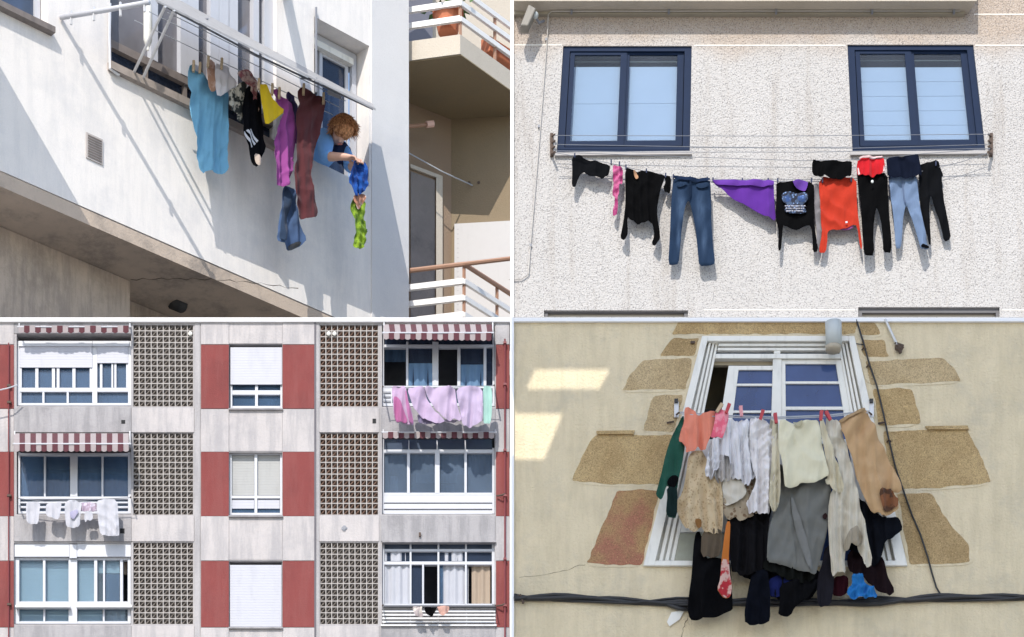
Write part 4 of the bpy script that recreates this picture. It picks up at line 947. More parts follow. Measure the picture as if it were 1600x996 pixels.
garment('sheet', 'pale lilac sheet with deep drapes in the middle of the lilac sheets', 'sheet', z8('396,552 470,545 540,552 560,640 610,730 680,800 710,830 650,858 600,830 560,820 520,790 480,750 452,720 430,660'), mp(-.43), fabric((0.492, 0.377, 0.541)), G4, lam=16, A=.035, step=2, drift=.6)
garment('sheet', 'pale lilac sheet draped between the two vertical creases of the lilac sheets', 'sheet', z8('540,550 640,548 790,548 800,640 815,730 845,800 835,830 800,812 740,822 700,800 640,740 590,670 556,610'), mp(-.41), fabric((0.508, 0.402, 0.558)), G4, lam=15, A=.035, step=2, drift=.6)
garment('sheet', 'pale lilac sheet hanging straight beside the mint green cloth', 'sheet', z8('800,552 900,545 1015,545 1020,700 1018,828 980,850 920,880 870,872 845,830 835,740 812,650'), mp(-.44), fabric((0.492, 0.402, 0.558)), G4, lam=10, A=.03, step=2)
garment('pyjamas', 'checked grey mauve cloth peeping out under the lilac sheets', 'cloth', z8('480,760 560,800 640,840 720,815 790,815 810,840 700,835 640,855 560,850 492,850'), mp(-.34), fabric((.20, .17, .27), 'mottle', (.45, .40, .52)), G4, lam=9, step=2)
garment('towel', 'mint green towel, rightmost beside the lilac sheets', 'towel', z8('1020,546 1060,540 1090,545 1096,640 1094,760 1082,845 1050,848 1022,845 1022,700'), mp(-.41), fabric((.36, .58, .52)), G4, lam=10, A=.02, step=2)
z10 = lambda s: tr(s, 560, 820, 5.658)
G5 = 'small garments on the bottom right balcony'
garment('sock', 'small greyish mauve garment, leftmost of three on the bottom balcony rail', 'garment', z10('475,715 520,718 565,720 560,760 575,800 565,815 530,810 500,802 488,770'), mp(-.22), fabric((.42, .36, .36), 'mottle', (.6, .55, .5)), G5, lam=6, step=1.5)
garment('underwear', 'small black underwear in the middle of three on the bottom balcony rail', 'underwear', z10('580,728 630,732 690,728 682,765 655,800 635,812 610,795 592,770'), mp(-.22), blk, G5, lam=6, step=1.5)
garment('underwear', 'small peach underwear, rightmost of three on the bottom balcony rail', 'underwear', z10('692,718 750,722 805,720 798,760 765,800 740,805 715,780'), mp(-.22), fabric((.60, .36, .30)), G5, lam=6, step=1.5)

# ================================================================== LOWER RIGHT: old stone house
sh_ = thing('old_stone_house', (4, 0, 0), 'old ochre rendered house with golden stone blocks round a white window', 'building')
WQ = [(1097, 525), (1335, 525), (1418, 884), (1005, 884)]
holed([(803.2, 502), (2400, 502), (2400, 2660), (803.2, 2660)], [WQ], lambda x, y: P(x, y, 0), lambda x, y: P(x, y, 0)+Vector((0, .35, 0))).build('wall', M['ochre'], sh_)
MB().box(803.2, 496.5, 2400, 502.4, -.05, .9).build('coping', M['white_trim'], sh_)
MB().box(980, 510, 1450, 900, .9, .95).build('inner_wall', plain('dim_room_wall', (.12, .10, .06), .9), sh_)
def rough_edge(pts, rnd):
    q = []
    for i in range(len(pts)):
        a, b = Vector(pts[i]), Vector(pts[(i+1) % len(pts)]); n = max(2, int((b-a).length/9))
        for k in range(n):
            t = k/n if k else .02
            p = a.lerp(b, t); q.append((p.x+rnd.uniform(-1.8, 1.8), p.y+rnd.uniform(-1.3, 1.3)))
    return chaikin(q, 1)
def block(pts, mat, mort=True):
    rnd = random.Random(int(pts[0][0]*7))
    q = rough_edge(pts, rnd)
    b = MB().poly(q, -.0095, -.002).build('stone_block', mat, sh_, bev=.006)
    cx = sum(p[0] for p in pts)/len(pts); cy = sum(p[1] for p in pts)/len(pts)
    if mort:
        e = []
        for x, y in pts:
            d = math.hypot(x-cx, y-cy); e.append((x+(x-cx)/d*7, y+(4 if y > cy else -4)))
        MB().poly(chaikin(e, 2), -.007+rnd.uniform(-.002, .002), -.001).build('mortar', M['ochre'], b)
BL_ = [[(1057, 503), (1198, 503), (1340, 503), (1338, 522), (1200, 522), (1050, 522)],
    [(1049, 529), (1093, 528), (1086, 556), (1031, 557)],
    [(1004, 563), (1040, 561), (1083, 560), (1071, 608), (1020, 609), (973, 610), (985, 585)],
    [(1022, 619), (1068, 616), (1054, 674), (1005, 673), (1012, 645)],
    [(931, 679), (990, 680), (1052, 679), (1034, 757), (960, 757), (893, 751), (908, 715)],
    [(1343, 503), (1366, 504), (1377, 523), (1342, 523)], [(1345, 531), (1380, 531), (1389, 557), (1350, 559)],
    [(1352, 565), (1420, 561), (1473, 559), (1492, 574), (1502, 595), (1430, 599), (1360, 601)],
    [(1363, 608), (1424, 606), (1440, 662), (1375, 666)],
    [(1378, 674), (1440, 672), (1510, 672), (1532, 712), (1551, 754), (1470, 762), (1396, 764)],
    [(1402, 771), (1455, 770), (1478, 810), (1513, 852), (1516, 879), (1470, 881), (1421, 882)]]
for k_, b_ in enumerate(BL_): block(b_, ST[(k_*2+k_//3) % 3])
block([(965, 767), (1000, 765), (1029, 767), (1017, 825), (1003, 883), (960, 883), (917, 881), (940, 825)], M['stone_red'])
lp = MB().poly([(932, 673.5), (992, 672.5), (990, 678), (934, 678.5)], -.045, -.001).build('stone_lip', M['stone'], sh_)
lp = MB().poly([(1446, 666), (1512, 665), (1514, 671), (1450, 671)], -.045, -.001).build('stone_lip', M['stone'], sh_)
M['crack'] = plain('crack_grime', (.16, .13, .09), .95, 0, .4)
rnd = random.Random(21)
for pl, r_ in ((((812, 902), (850, 899), (880, 893), (905, 884), (918, 882)), .003), (((1076, 962), (1070, 975), (1066, 990), (1062, 1010)), .006)):
    q = []
    for (xa, ya), (xb, yb3) in zip(pl, pl[1:]):
        for k in range(4): q.append(P(xa+(xb-xa)*k/4+rnd.uniform(-1, 1), ya+(yb3-ya)*k/4+rnd.uniform(-1, 1), -.001))
    MB().tube(q, [r_*rnd.uniform(.4, 1.3) for _ in q], 5).build('crack', M['crack'], sh_)
# window
def wb_(mb, u0, v0, u1, v1, yf, yb): return mb.poly(qpoly(WQ, u0, v0, u1, v1), yf, yb)
f = MB()
wb_(f, 0, 0, .042, 1, -.05, .10); wb_(f, .958, 0, 1, 1, -.05, .10); wb_(f, .042, 0, .958, .022, -.05, .10); wb_(f, .042, .978, .958, 1, -.06, .10)
wn = f.build('window', M['white_old'], sh_, bev=.006)
f = MB()
for u, y_ in ((.055, 0), (.078, .02), (.10, .04)):
    wb_(f, u, .03, u+.014, .978, y_, .12); wb_(f, 1-u-.014, .03, 1-u, .978, y_, .12)
wb_(f, .042, .022, .112, .978, .085, .12); wb_(f, .888, .022, .958, .978, .085, .12); wb_(f, .112, .022, .888, .062, .085, .12)
for v, y_ in ((.033, 0), (.052, .02)): wb_(f, .12, v, .88, v+.011, y_, .12)
f.build('frame_moulding', M['white_old'], wn, bev=.003)
f = MB(); wb_(f, .115, .078, .885, .098, .01, .12); wb_(f, .475, .06, .515, .078, .03, .12); f.build('transom', M['white_old'], wn, bev=.004)
MB().poly(qpoly(WQ, .115, .06, .885, .078), .10, .106).build('transom_pane', M['glass_grey'], wn)
f = MB(); wb_(f, .470, .10, .522, .978, .03, .11); f.build('mullion', M['white_old'], wn, bev=.004)
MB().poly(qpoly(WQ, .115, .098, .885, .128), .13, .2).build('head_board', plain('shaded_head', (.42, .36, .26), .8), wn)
for nm, us, ps in (('left', ((.205, .13, .268, .978), (.268, .13, .47, .148), (.268, .208, .47, .2175), (.262, .325, .47, .335), (.262, .45, .47, .47)), (.262, .148, .47, .978)),
                   ('right', ((.522, .105, .545, .978), (.85, .105, .885, .978), (.545, .105, .85, .122), (.545, .198, .85, .2085), (.545, .308, .85, .322), (.545, .45, .85, .47)), (.545, .122, .85, .978))):
    f = MB()
    for i, u in enumerate(us): wb_(f, *u, .05+.0008*i, .10+.0008*i)
    so_ = f.build('sash', M['white_old'], wn, bev=.003)
    MB().poly(qpoly(WQ, *ps), .085, .09).build('pane', M['glass_deep'], wn)
MB().poly(qpoly(WQ, .56, .11, .615, .9), .16, .2).build('mirrored_post', M['white_old'], wn)  # post mirrored in the pane, built as a pale bar behind it
MB().poly(qpoly(WQ, .73, .11, .85, .9), .2, .21).build('curtain', plain('grey_lace', (.42, .46, .48), .9), wn)
MB().poly(qpoly(WQ, .115, .32, .22, .62), .3, .4).build('cupboard', M['dark'], wn)
MB().poly(qpoly(WQ, .115, .86, .30, .978), .02, .09).build('lower_panel', plain('frosted_panel', (.34, .34, .27), .7, 0, .2), wn)
MB().poly(qpoly(WQ, .115, .45, .30, .855), .03, .09).build('lower_panel', M['white_old'], wn)
# pipe, cables, hinges
dp = thing('downpipe', P(1303, 545, -.16), 'short grey downpipe ending over the top of the white window frame', 'drainpipe')
MB().tube([P(1302, 504, -.2), P(1302.5, 520, -.2), P(1303, 541, -.2)], .128, 20).build('pipe', M['pipe_grey'], dp, smooth=True)
MB().tube([P(1302, 541.5, -.2), P(1302, 549, -.2)], [.125, .115], 20).build('joint', plain('buff_joint', (.44, .38, .29), .8), dp, smooth=True)
cw = thing('wall_cable', P(1472, 935, -.03), 'thin black cable running down the stone blocks right of the window', 'cable')
MB().tube([P(1338, 500, -.04), P(1349, 535, -.04), P(1358, 568, -.04), P(1370, 603, -.04), P(1380, 645, -.04), P(1388, 683, -.04), P(1399, 730, -.04), P(1411, 765, -.04), P(1425, 805, -.04), P(1438, 835, -.04), P(1450, 872, -.04), P(1456, 895, -.03), P(1463, 918, -.03), P(1473, 935, -.04)], .014, 6).build('cable', M['black'], cw, smooth=True)
for x, y in ((1350, 543), (1357, 570), (1389, 687)): MB().tube([P(x-3, y+4, -.02), P(x, y, -.07), P(x+3, y+3, -.02)], .014).build('clip', M['rust'], cw)
MB().tube([P(1336, 537, -.02), P(1349, 539, -.04)], .008).build('tail', M['black'], cw)
st = thing('stay_rod', P(1405, 550, -.05), 'thin grey rod with a rusty clamp on the ochre wall right of the downpipe', 'rod')
MB().tube([P(1383, 499, -.05), P(1403, 542, -.05)], .02, 8).build('rod', M['metal'], st)
cmq = MB(); cmq.ball(P(1405, 543, -.06), .075, .05, .06, 10, .6); cmq.tube([P(1398, 536, -.05), P(1412, 541, -.06)], .02); cmq.tube([P(1405, 545, -.06), P(1407, 552, -.06)], .028)
cmq.build('clamp', M['rust'], st)
cb_ = thing('cable_bundle', P(1200, 940, -.05), 'bundle of thick black cables strung along the bottom of the ochre wall', 'cable')
for k, (dy, r) in enumerate(((0, .036), (3.5, .03), (-2.5, .028), (6, .018))):
    pts = []
    for i in range(75):
        x = 803+i*21.2; base_y = 934+(8 if 1030 < x < 1330 else 8*math.exp(-((min(abs(x-1030), abs(x-1330)))/90.0)**2))
        pts.append(P(x, base_y+dy*math.cos(i*.45+k*1.3)+1.6*math.sin(i*.9+k*2), -.04-.02*math.sin(i*.45+k*1.3)))
    MB().tube(pts, r, 7).build('cable', M['black'], cb_, smooth=True)
MB().tube([P(1040, 944, -.05), P(1060, 951, -.06), P(1078, 953, -.06)], .03, 7).build('branch_cable', M['black'], cb_, smooth=True)
MB().tube([P(803, 936, -.03), P(813, 930, -.06), P(818, 943, -.05)], .022).build('clamp', M['rust'], cb_)
tp = MB(); tp.hexa([P(1049, 957, -.035), P(1070, 953, -.03), (P(1062, 968, -.025)), P(1046, 979, -.03), P(1042, 972, -.035)], [P(1049, 957, -.001), P(1070, 953, -.001), P(1062, 968, -.001), P(1046, 979, -.001), P(1042, 972, -.001)])
tag(tp.build('plaster_flake', M['white_old']), 'small torn white scrap on the wall under the black cables', 'scrap')
hg = MB()
for x, y in ((1057, 627), (1363, 628)): pass
rk2 = thing('window_clothesline', P(1210, 648, -.4), 'clothesline rack on two wall pins in front of the white window in the stone wall', 'clothesline')
for x, s_ in ((1057, 1), (1362, -1)):
    MB().box(x-3.5, 628, x+3.5, 652, -.06, -.023).build('bracket', M['metal'], rk2)
    MB().box(x-3, 623, x+2.5, 629, -.09, -.023).build('bracket_cap', M['black'], rk2)
    MB().tube([P(x, 648, -.04), P(x+4*s_, 645, -.52)], .014).build('arm', M['rust'], rk2)
for y_, a_ in ((-.50, 648), (-.38, 646), (-.26, 645)):
    MB().tube([P(1062, a_-1, y_), P(1130, a_+4, y_), P(1210, a_+7, y_), P(1290, a_+4, y_), P(1359, a_-3, y_)], .007, 5).build('line', M['wire'], rk2)
for x, y in ((1047, 660), (1377, 661)):
    MB().tube([P(x-5, y+1, -.025), P(x+6, y-1, -.06)], .014).build('hinge_pin', M['rust'], sh_)
MB().box(1079, 533, 1086, 536, -.05, -.022).build('hinge_pin', M['rust'], sh_)
# laundry of the stone house, front to back
G6 = 'laundry in front of the white window'
a4 = lambda s: tr(s, 1000, 620, 4.98); a5 = lambda s: tr(s, 1200, 620, 4.98); a6 = lambda s: tr(s, 980, 780, 3.478)
YF, YM, YB = -.52, -.40, -.27
K = dict(step=2.2)
blk3 = fabric((.005, .005, .006)); blk4 = fabric((.010, .0095, .011), 'rib')
# back layer
garment('trousers', 'wide black trousers hanging lowest at the left of the stone house laundry', 'trousers', a6('372,180 400,170 430,320 470,320 560,322 566,440 573,560 575,602 520,622 450,645 380,655 340,652 328,600 335,520 350,420 355,330 362,240'), mp(YB), blk3, G6, lam=26, A=.04, T=.014, **K)
garment('skirt', 'pleated black skirt under the white blouse and beside the orange tie', 'skirt', a6('540,60 580,-60 690,-120 790,-160 800,-20 765,160 760,300 762,360 700,400 640,412 590,410 566,380 560,280'), mp(YB-.03), blk4, G6, lam=11, A=.05, **K)
garment('trousers', 'narrow black trouser leg hanging below the hem of the grey skirt, left of two', 'trousers', a6('680,390 760,380 775,470 776,560 775,668 755,672 640,686 636,620 645,560 660,480'), mp(YB-.02), fabric((.005, .006, .010)), G6, lam=20, A=.04, T=.014, **K)
garment('trousers', 'short black garment hanging below the hem of the grey skirt, right of two', 'trousers', a6('830,460 900,440 1000,430 1040,440 1000,520 940,560 905,600 890,634 820,632 830,560'), mp(YB-.05), blk3, G6, lam=16, A=.04, T=.014, **K)
garment('jumper', 'dark navy garment tucked under the grey skirt above the black cables', 'jumper', a6('765,440 830,410 910,430 905,490 880,525 820,535 770,520'), mp(YB+.02), fabric((.008, .013, .08)), G6, lam=13, **K)
garment('leggings', 'slate grey leggings hanging left of the ivory cardigan hem', 'leggings', a6('1070,270 1110,240 1125,400 1120,500 1105,582 1035,582 1030,500 1035,420 1060,350'), mp(YB-.03), fabric((.017, .016, .021)), G6, lam=14, **K)
garment('blouse', 'dark wine red garment between the slate leggings and the bright blue cloth', 'blouse', a6('1120,420 1190,415 1205,440 1195,520 1130,530 1105,480'), mp(YB+.02), fabric((.03, .006, .010)), G6, lam=10, **K)
garment('jacket', 'black jacket with a dangling sleeve behind the tan trousers', 'jacket', a6('1120,-60 1180,-100 1290,20 1340,60 1400,110 1450,90 1480,100 1503,155 1470,185 1400,230 1390,290 1370,340 1340,360 1240,280 1130,230'), mp(YB-.04), fabric((.007, .008, .012)), G6, lam=18, A=.05, **K)
garment('trousers', 'dark plum brown trousers hanging low behind the ivory cardigan at the right', 'trousers', a6('1200,290 1270,250 1330,350 1380,290 1410,400 1460,498 1420,525 1370,500 1320,460 1290,420 1215,400 1195,340'), mp(YB-.01), fabric((.016, .009, .011)), G6, lam=15, A=.05, **K)
garment('cloth', 'bright sky blue cloth peeping out low under the ivory cardigan', 'cloth', a6('1222,400 1270,395 1300,460 1350,480 1365,520 1340,535 1280,530 1240,540 1200,530 1195,490 1225,460'), mp(YB-.06), fabric((.02, .19, .52)), G6, lam=8, A=.05, **K)
garment('cloth', 'charcoal black cloth spanning behind the lowest dark garments under the grey skirt', 'cloth', a6('600,380 760,370 1050,370 1045,470 1000,545 900,555 790,540 765,460 700,432 610,420'), mp(YB+.06), fabric((.008, .008, .010)), G6, lam=14, A=.04, **K)
# middle layer
gs_ = garment('skirt', 'large dark grey skirt hanging under the cream jumper', 'skirt', a6('790,-180 900,-190 1090,-190 1112,-60 1098,40 1100,110 1070,250 1040,360 1025,410 990,408 900,370 820,348 757,345 760,250 770,160 800,60'), mp(YM), fabric((.175, .175, .16)), G6, lam=34, A=.05, T=.014, **K)
patch(gs_, 'fold', a6('885,-10 905,0 960,180 1010,380 990,402 940,260 900,100'), mp(YM), fabric((.20, .20, .19)), h=.045)
patch(gs_, 'button', a6('1060,90 1078,75 1090,95 1078,115 1062,108'), mp(YM), fabric((.03, .015, .015)), h=.05, step=1.4)
garment('skirt', 'black lining hanging under the hem of the grey skirt', 'skirt', a6('740,330 820,350 900,370 1020,405 1015,440 960,462 890,440 800,400 740,380'), mp(YB-.06), fabric((.009, .010, .009)), G6, lam=17, A=.03, **K)
garment('cardigan', 'taupe brown sleeve hanging between the lace blouse and the orange tie', 'cardigan', a6('405,170 470,160 520,170 510,300 470,318 400,310'), mp(YB-.1), fabric((.12, .09, .06)), G6, lam=12, **K)
garment('cardigan', 'beige floral knit hanging behind the white blouse', 'cardigan', a4('600,560 760,520 960,600 1040,760 1000,860 810,960 770,968 740,930 690,960 640,900'), mp(YM+.04), fabric((.42, .34, .24), 'floral', (.20, .13, .08)), G6, lam=10, **K)
lc = garment('blouse', 'beige lace blouse with wavy hem at the left of the laundry', 'blouse', a4('378,440 440,420 500,430 540,520 590,640 640,700 648,900 642,1030 620,1060 560,1068 500,1040 470,1010 430,1055 370,1040 330,960 285,900 272,830 330,740 360,600'), mp(YM), fabric((.62, .48, .30), 'lace', (.43, .31, .18)), G6, lam=13, A=.05, **K)
patch(lc, 'cuff', a6('365,120 385,110 405,130 400,165 378,160'), mp(YM), fabric((.25, .12, .04)), h=.05, step=1.6)
gj = garment('jumper', 'dark green jumper with sleeves hanging down at the far left of the laundry', 'jumper', a4('335,140 345,160 340,260 335,340 350,380 330,520 300,640 285,760 290,930 240,940 200,920 210,800 225,700 205,700 180,780 160,798 122,765 130,730 165,600 200,440 250,300 300,200'), mp(YM-.05), fabric((.018, .085, .058)), G6, lam=12, A=.04, **K)
patch(gj, 'sleeve_shade', a4('225,640 270,610 300,640 280,700 240,712 205,690'), mp(YM-.05), blk3, h=.045, step=1.6)  # black patch imitates the shade inside the sleeve
patch(gj, 'lower_sleeve', a4('205,720 290,690 292,800 288,930 240,938 202,922 212,800'), mp(YM-.05), fabric((.012, .025, .024)), h=.04)
tie = garment('tie', 'orange and red patterned tie hanging straight down the middle left', 'tie', a6('540,120 562,118 558,200 552,330 560,430 570,480 562,530 525,540 505,520 488,490 505,440 512,330 525,220'), mp(YF+.02), fabric((.52, .16, .03)), G6, lam=14, A=.02, **K)
patch(tie, 'red_end', a6('512,330 552,330 560,430 570,480 562,530 525,540 505,520 488,490 505,440'), mp(YF+.02), fabric((.45, .03, .04), 'mottle', (.62, .40, .34)), h=.025, step=1.6)
# front layer
garment('t_shirt', 'coral orange t shirt pegged at the left end of the window clothesline', 't-shirt', a4('345,90 385,85 430,105 440,150 500,135 545,115 590,105 585,200 575,262 545,320 525,360 508,420 480,400 455,380 430,415 400,432 355,425 362,385 332,362 300,335 320,260 345,190'), mp(YF), fabric((.80, .27, .18)), G6, lam=13, A=.04, **K)
garment('t_shirt', 'pink t shirt pegged between the coral t shirt and the white blouse', 't-shirt', a4('590,105 625,90 660,110 690,120 690,170 672,240 655,290 640,322 590,310 545,315 560,280 580,200'), mp(YF-.02), fabric((.85, .16, .24), 'mottle', (.88, .32, .38)), G6, lam=11, **K)
garment('blouse', 'short white blouse with an uneven pointed hem left of the long white shirt', 'blouse', a4('695,175 760,190 850,175 845,300 840,420 880,540 902,610 870,640 845,690 800,670 780,640 750,635 715,622 700,540 690,465 650,450 625,540 600,572 580,580 560,632 500,600 520,500 535,400 560,322 640,322 672,240'), mp(YF+.02), fabric((.84, .83, .86)), G6, lam=8, A=.06, **K)
garment('shirt', 'long white shirt hanging under the two red pegs left of the cream jumper', 'shirt', a4('850,170 900,160 940,180 1000,185 1030,260 1050,400 1062,560 1040,640 1020,760 1012,905 960,905 920,890 860,915 820,842 850,780 890,700 905,640 870,540 850,420 850,300'), mp(YF+.03), fabric((.84, .80, .79)), G6, lam=8, A=.06, **K)
garment('vest', 'thin white vest squeezed between the short white blouse and the long white shirt', 'vest', a4('760,190 800,178 850,182 872,300 885,430 915,560 900,600 872,585 850,640 820,650 800,600 770,560 760,420 755,300'), mp(YF+.06), fabric((.82, .80, .83)), G6, lam=7, A=.05, **K)
garment('nightdress', 'pale grey white nightdress hem hanging behind the short white blouse', 'nightdress', a4('560,330 640,330 700,470 720,600 700,650 650,660 620,640 590,600 560,640 520,610 505,590 530,470'), mp(YF+.08), fabric((.60, .57, .55)), G6, lam=7, A=.05, **K)
garment('shirt', 'thin cream shirt hanging behind the long white shirt with a cuff below its hem', 'shirt', a4('1000,185 1060,190 1075,400 1085,600 1090,800 1070,870 1040,890 1015,860 1020,640 1030,400'), mp(YF+.05), fabric((.68, .63, .50)), G6, lam=7, A=.045, **K)
garment('blouse', 'off white blouse with scalloped hem below the white blouse', 'blouse', a4('650,640 720,625 800,670 832,730 820,765 740,830 655,842 650,760 640,700'), mp(YM-.02), fabric((.66, .61, .52)), G6, lam=11, A=.05, **K)
cj = garment('jumper', 'cream jumper with wide neckline pegged in the middle of the window clothesline', 'jumper', a5('85,188 125,180 190,200 215,212 270,195 340,180 390,175 405,240 425,380 455,520 478,612 440,625 400,642 372,668 310,672 250,670 235,690 200,700 145,712 128,700 120,600 105,480 80,400'), mp(YF-.03), fabric((.76, .71, .52)), G6, lam=30, A=.03, T=.014, **K)
patch(cj, 'neck_shadow', a5('190,200 215,212 268,198 262,235 240,252 212,236'), mp(YF-.03), fabric((.48, .44, .30)), h=.05)
garment('cardigan', 'cream sleeve hanging left of the cream jumper with a rolled cuff', 'cardigan', a5('30,190 80,180 86,330 92,520 95,700 90,800 60,880 40,890 15,860 8,800 15,640 30,480'), mp(YF), fabric((.70, .63, .46)), G6, lam=9, A=.04, **K)
garment('cardigan', 'cream sleeve hanging between the cream jumper and the ivory cardigan', 'cardigan', a5('395,180 440,185 480,330 530,480 575,620 592,735 555,745 515,742 490,690 440,655 470,610 455,500 425,360'), mp(YF-.01), fabric((.70, .63, .46)), G6, lam=9, A=.04, **K)
iv = garment('cardigan', 'long ivory ribbed cardigan with two sleeves left of the tan trousers', 'cardigan', [(1288, 656), (1298, 652), (1309, 656), (1322, 690), (1334, 740), (1345, 790), (1356, 840), (1364, 882), (1351, 889), (1346, 864), (1338, 850), (1326, 842), (1320, 868), (1323, 894), (1311, 893), (1300, 900), (1297, 860), (1293, 800), (1300, 760), (1316, 765), (1312, 730), (1300, 700)], mp(YF+.05), fabric((.72, .66, .54), 'rib'), G6, lam=11, A=.05, **K)
patch(iv, 'cuff', a6('1190,200 1230,150 1265,160 1280,220 1250,270 1215,240 1200,290 1175,260'), mp(YF+.05), fabric((.42, .36, .27), 'rib'), h=.05, step=1.8)
tt = garment('trousers', 'tan trousers pegged at the right end of the window clothesline', 'trousers', [(1310, 659), (1325, 650), (1345, 641), (1354, 641), (1362, 655), (1374, 685), (1387, 708), (1398, 738), (1410, 764), (1405, 772), (1392, 770), (1390, 780), (1404, 785), (1404, 797), (1380, 806), (1372, 800), (1364, 803), (1352, 778), (1341, 757), (1333, 720), (1322, 690)], mp(YF+.02), fabric((.56, .36, .19)), G6, lam=24, A=.05, T=.015, **K)
patch(tt, 'waistband', [(1309, 659), (1325, 649), (1350, 640), (1352, 645), (1330, 653), (1312, 662)], mp(YF+.02), fabric((.42, .28, .15)), h=.05)
patch(tt, 'leg_opening', a5('860,740 900,712 950,712 960,745 990,790 1012,800 1010,860 960,880 900,900 880,840'), mp(YF+.02), fabric((.25, .10, .045), 'mottle', (.10, .05, .03)), h=.05, step=1.8)
for x, y, yd, m_, lb, gr, ti in ((1124, 638, YF-.04, 'peg_wood', 'pale wooden clothes peg leaning at the join of the coral and pink t shirts', None, .6),
        (1137, 639, YF-.05, 'peg_red', 'red clothes peg on the pink t shirt', None, .35), (1158, 643, YF-.02, 'peg_pink', 'pale pink clothes peg on the white blouse', None, -.1),
        (1190, 649, YF-.02, 'peg_red', 'red clothes peg on the long white shirt', None, .3), (1212, 654, YF-.05, 'peg_red', 'rust red clothes peg at the left shoulder of the cream jumper', None, -.15),
        (1283, 650, YF-.05, 'peg_red', 'red clothes peg at the right shoulder of the cream jumper, left of a crossed pair', None, .1), (1294, 650, YF-.04, 'peg_red', 'red clothes peg at the top of the ivory cardigan, right of a crossed pair', None, -.5)):
    peg(x, y, yd, M[m_], lb, gr, ti, .15, .045)

# ================================================================== PERSON leaning out of the tall window
def hairmat():
    m, N, L, b, tc = base('auburn_hair', .9); b.inputs['Specular IOR Level'].default_value = .1
    c = mix(N, L, ramp(N, L, nz(N, L, tc, 9, 4, (3, 3, .8)), .3, .7), (.28, .11, .05), (.82, .44, .22)); L.new(c, b.inputs['Base Color'])
    bump(N, L, b, nz(N, L, tc, 40, 3, (3, 3, .5)), .8, .02); return m
def skin(name, joints, edges, mat, parent=None, loc=None, sub=2):
    o0 = ORG[parent.name] if parent is not None else Vector(loc)
    me = bpy.data.meshes.new(name); me.from_pydata([tuple(Vector(j[0])-o0) for j in joints], edges, []); me.update()
    o = bpy.data.objects.new(name, me); COL.objects.link(o)
    sk_ = o.modifiers.new('skin', 'SKIN'); sk_.use_smooth_shade = True
    for i, j in enumerate(joints):
        d = me.skin_vertices[0].data[i]; d.radius = (j[1], j[2] if len(j) > 2 else j[1]); d.use_root = (i == 0)
    sb = o.modifiers.new('sub', 'SUBSURF'); sb.levels = sub; sb.render_levels = sub
    me.materials.append(mat)
    if parent is not None: o.parent = parent
    else: o.location = o0
    ORG[o.name] = o0
    return o
hd = W(536, 206, .80)
pv = W(478, 262, -.55); ch = W(505, 226, .15); nk = W(521, 217, .52)
shR = W(510, 213, .40); elR = W(507, 245, .72); wrR = W(536, 245, 1.06); hR = W(546, 246, 1.14)
shL = W(533, 230, .35); elL = W(548, 262, .62); wrL = W(556, 257, 1.0); hL = W(558, 252, 1.14)
J = [(pv, .30, .24), (ch, .28, .24), (nk, .11), (hd+Vector((0, .02, -.09)), .145, .13), (hd+Vector((0, 0, .09)), .15, .135),
     (shR, .13), (elR, .095), (wrR, .062), (hR, .065, .04), (shL, .13), (elL, .095), (wrL, .062), (hL, .065, .04)]
E = [(0, 1), (1, 2), (2, 3), (3, 4), (1, 5), (5, 6), (6, 7), (7, 8), (1, 9), (9, 10), (10, 11), (11, 12)]
def fingers(hi, wi):
    h = J[hi][0]; d = (h-J[wi][0]).normalized(); sd = d.cross(Vector((0, 0, 1))).normalized()
    for k, ln in enumerate((.12, .14, .13, .10)):
        o_ = h+sd*(k-1.5)*.036; a_ = len(J)
        J.append((o_+d*.06, .020)); J.append((o_+d*(.06+ln*.5)+Vector((0, 0, -.02)), .018)); J.append((o_+d*(.05+ln*.85)+Vector((0, 0, -.085)), .014))
        E.extend([(hi, a_), (a_, a_+1), (a_+1, a_+2)])
    a_ = len(J); J.append((h-sd*.085+Vector((0, 0, -.02)), .024)); J.append((h-sd*.10+d*.07+Vector((0, 0, -.06)), .018)); E.extend([(hi, a_), (a_, a_+1)])
fingers(8, 7); fingers(12, 11)
fd = Vector((-.36, .0, -.95)).normalized()           # the face looks down at the washing
a_ = len(J); J.append((hd+fd*.15+Vector((0, 0, .0)), .03)); J.append((hd+fd*.185+Vector((0, 0, -.02)), .02)); E.extend([(3, a_), (a_, a_+1)])
per = skin('person', J, E, M['skin'], None, pv)
tag(per, 'person with short auburn hair in a blue shirt leaning out of the tall window', 'person')
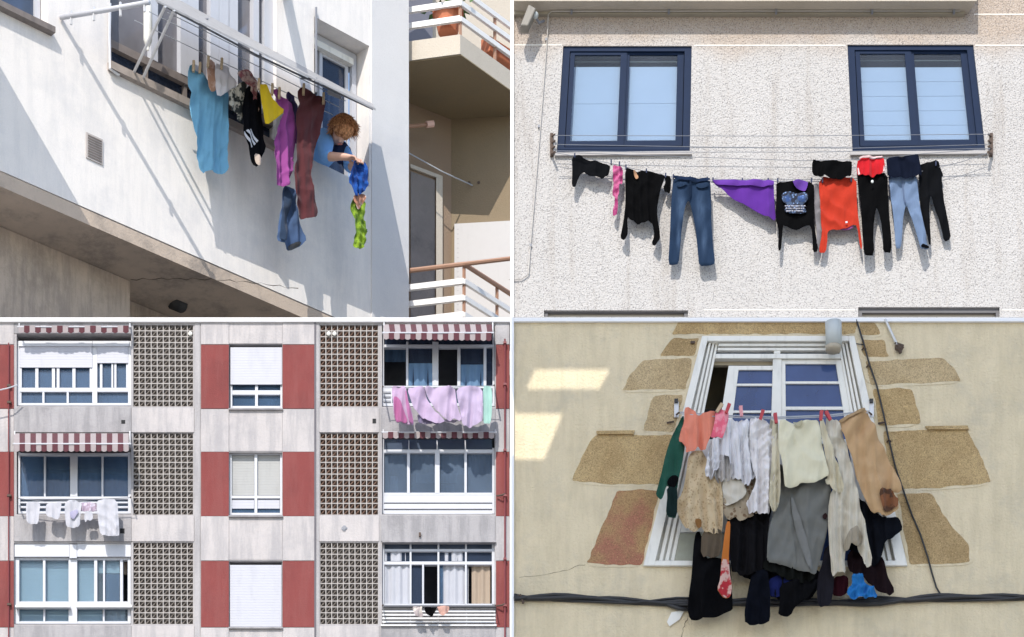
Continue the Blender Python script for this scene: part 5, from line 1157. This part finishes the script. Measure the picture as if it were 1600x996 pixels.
sdir = fd.cross(Vector((0, 0, 1))).normalized()
for s_ in (-1, 1):
    e = MB(); e.ball(hd+fd*.145+sdir*.055*s_+Vector((0, 0, .05)), .014, n=8); e.build('eye', M['dark'], per, smooth=True)
    e = MB(); e.ball(hd+sdir*.11*s_-Vector((0, 0, .02)), .03, .045, .055, n=8); e.build('ear', M['skin'], per, smooth=True)
mo = MB(); mo.ball(hd+fd*.155-Vector((0, 0, .075)), .05, .02, .015, 8); mo.build('mouth', plain('lips', (.45, .16, .13), .5), per, smooth=True)
hair = MB(); rnd = random.Random(4)
up = (Vector((-.25, .35, 1))).normalized()
hair.ball(hd-fd*.03+Vector((0, -.02, .05)), .200, .195, .205, 18, .10, 2)
for i in range(800):                                   # locks falling from the crown
    a = rnd.uniform(0, 2*math.pi); el = rnd.uniform(-.25, 1.3)
    dr = Vector((math.cos(a)*math.cos(el), math.sin(a)*math.cos(el), math.sin(el)))
    if dr.dot(fd) > .93: continue
    c0 = hd-fd*.03+Vector((0, -.02, .05)); p0 = c0+dr*.180
    dn = (Vector((dr.x*.7, dr.y*.7, -.9))).normalized()
    hair.tube([p0-dn*.03, p0+dr*.028+dn*.02, p0+dr*rnd.uniform(.0, .065)+dn*rnd.uniform(.06, .13)+Vector((rnd.gauss(0, .018), rnd.gauss(0, .018), 0))], [.013, .011, .002], 4)
hair.build('hair', hairmat(), per, smooth=True)
bl_ = fabric((.20, .46, .95), name='blue_shirt')
skin('shirt', [(pv, .34, .28), (ch, .32, .27), (W(519, 218, .47), .135), (shR, .165), (elR, .13), (elR.lerp(wrR, .45), .095), (shL, .165), (elL, .125), (elL.lerp(wrL, .4), .092)],
     [(0, 1), (1, 2), (1, 3), (3, 4), (4, 5), (1, 6), (6, 7), (7, 8)], bl_, per)
ap = cloth('apron', [(512, 226), (522, 222), (540, 222), (549, 234), (553, 252), (552, 268), (540, 262), (524, 252), (515, 243)], mw(.55), fabric((.016, .026, .07)), per, A=.03, lam=12, T=.018)
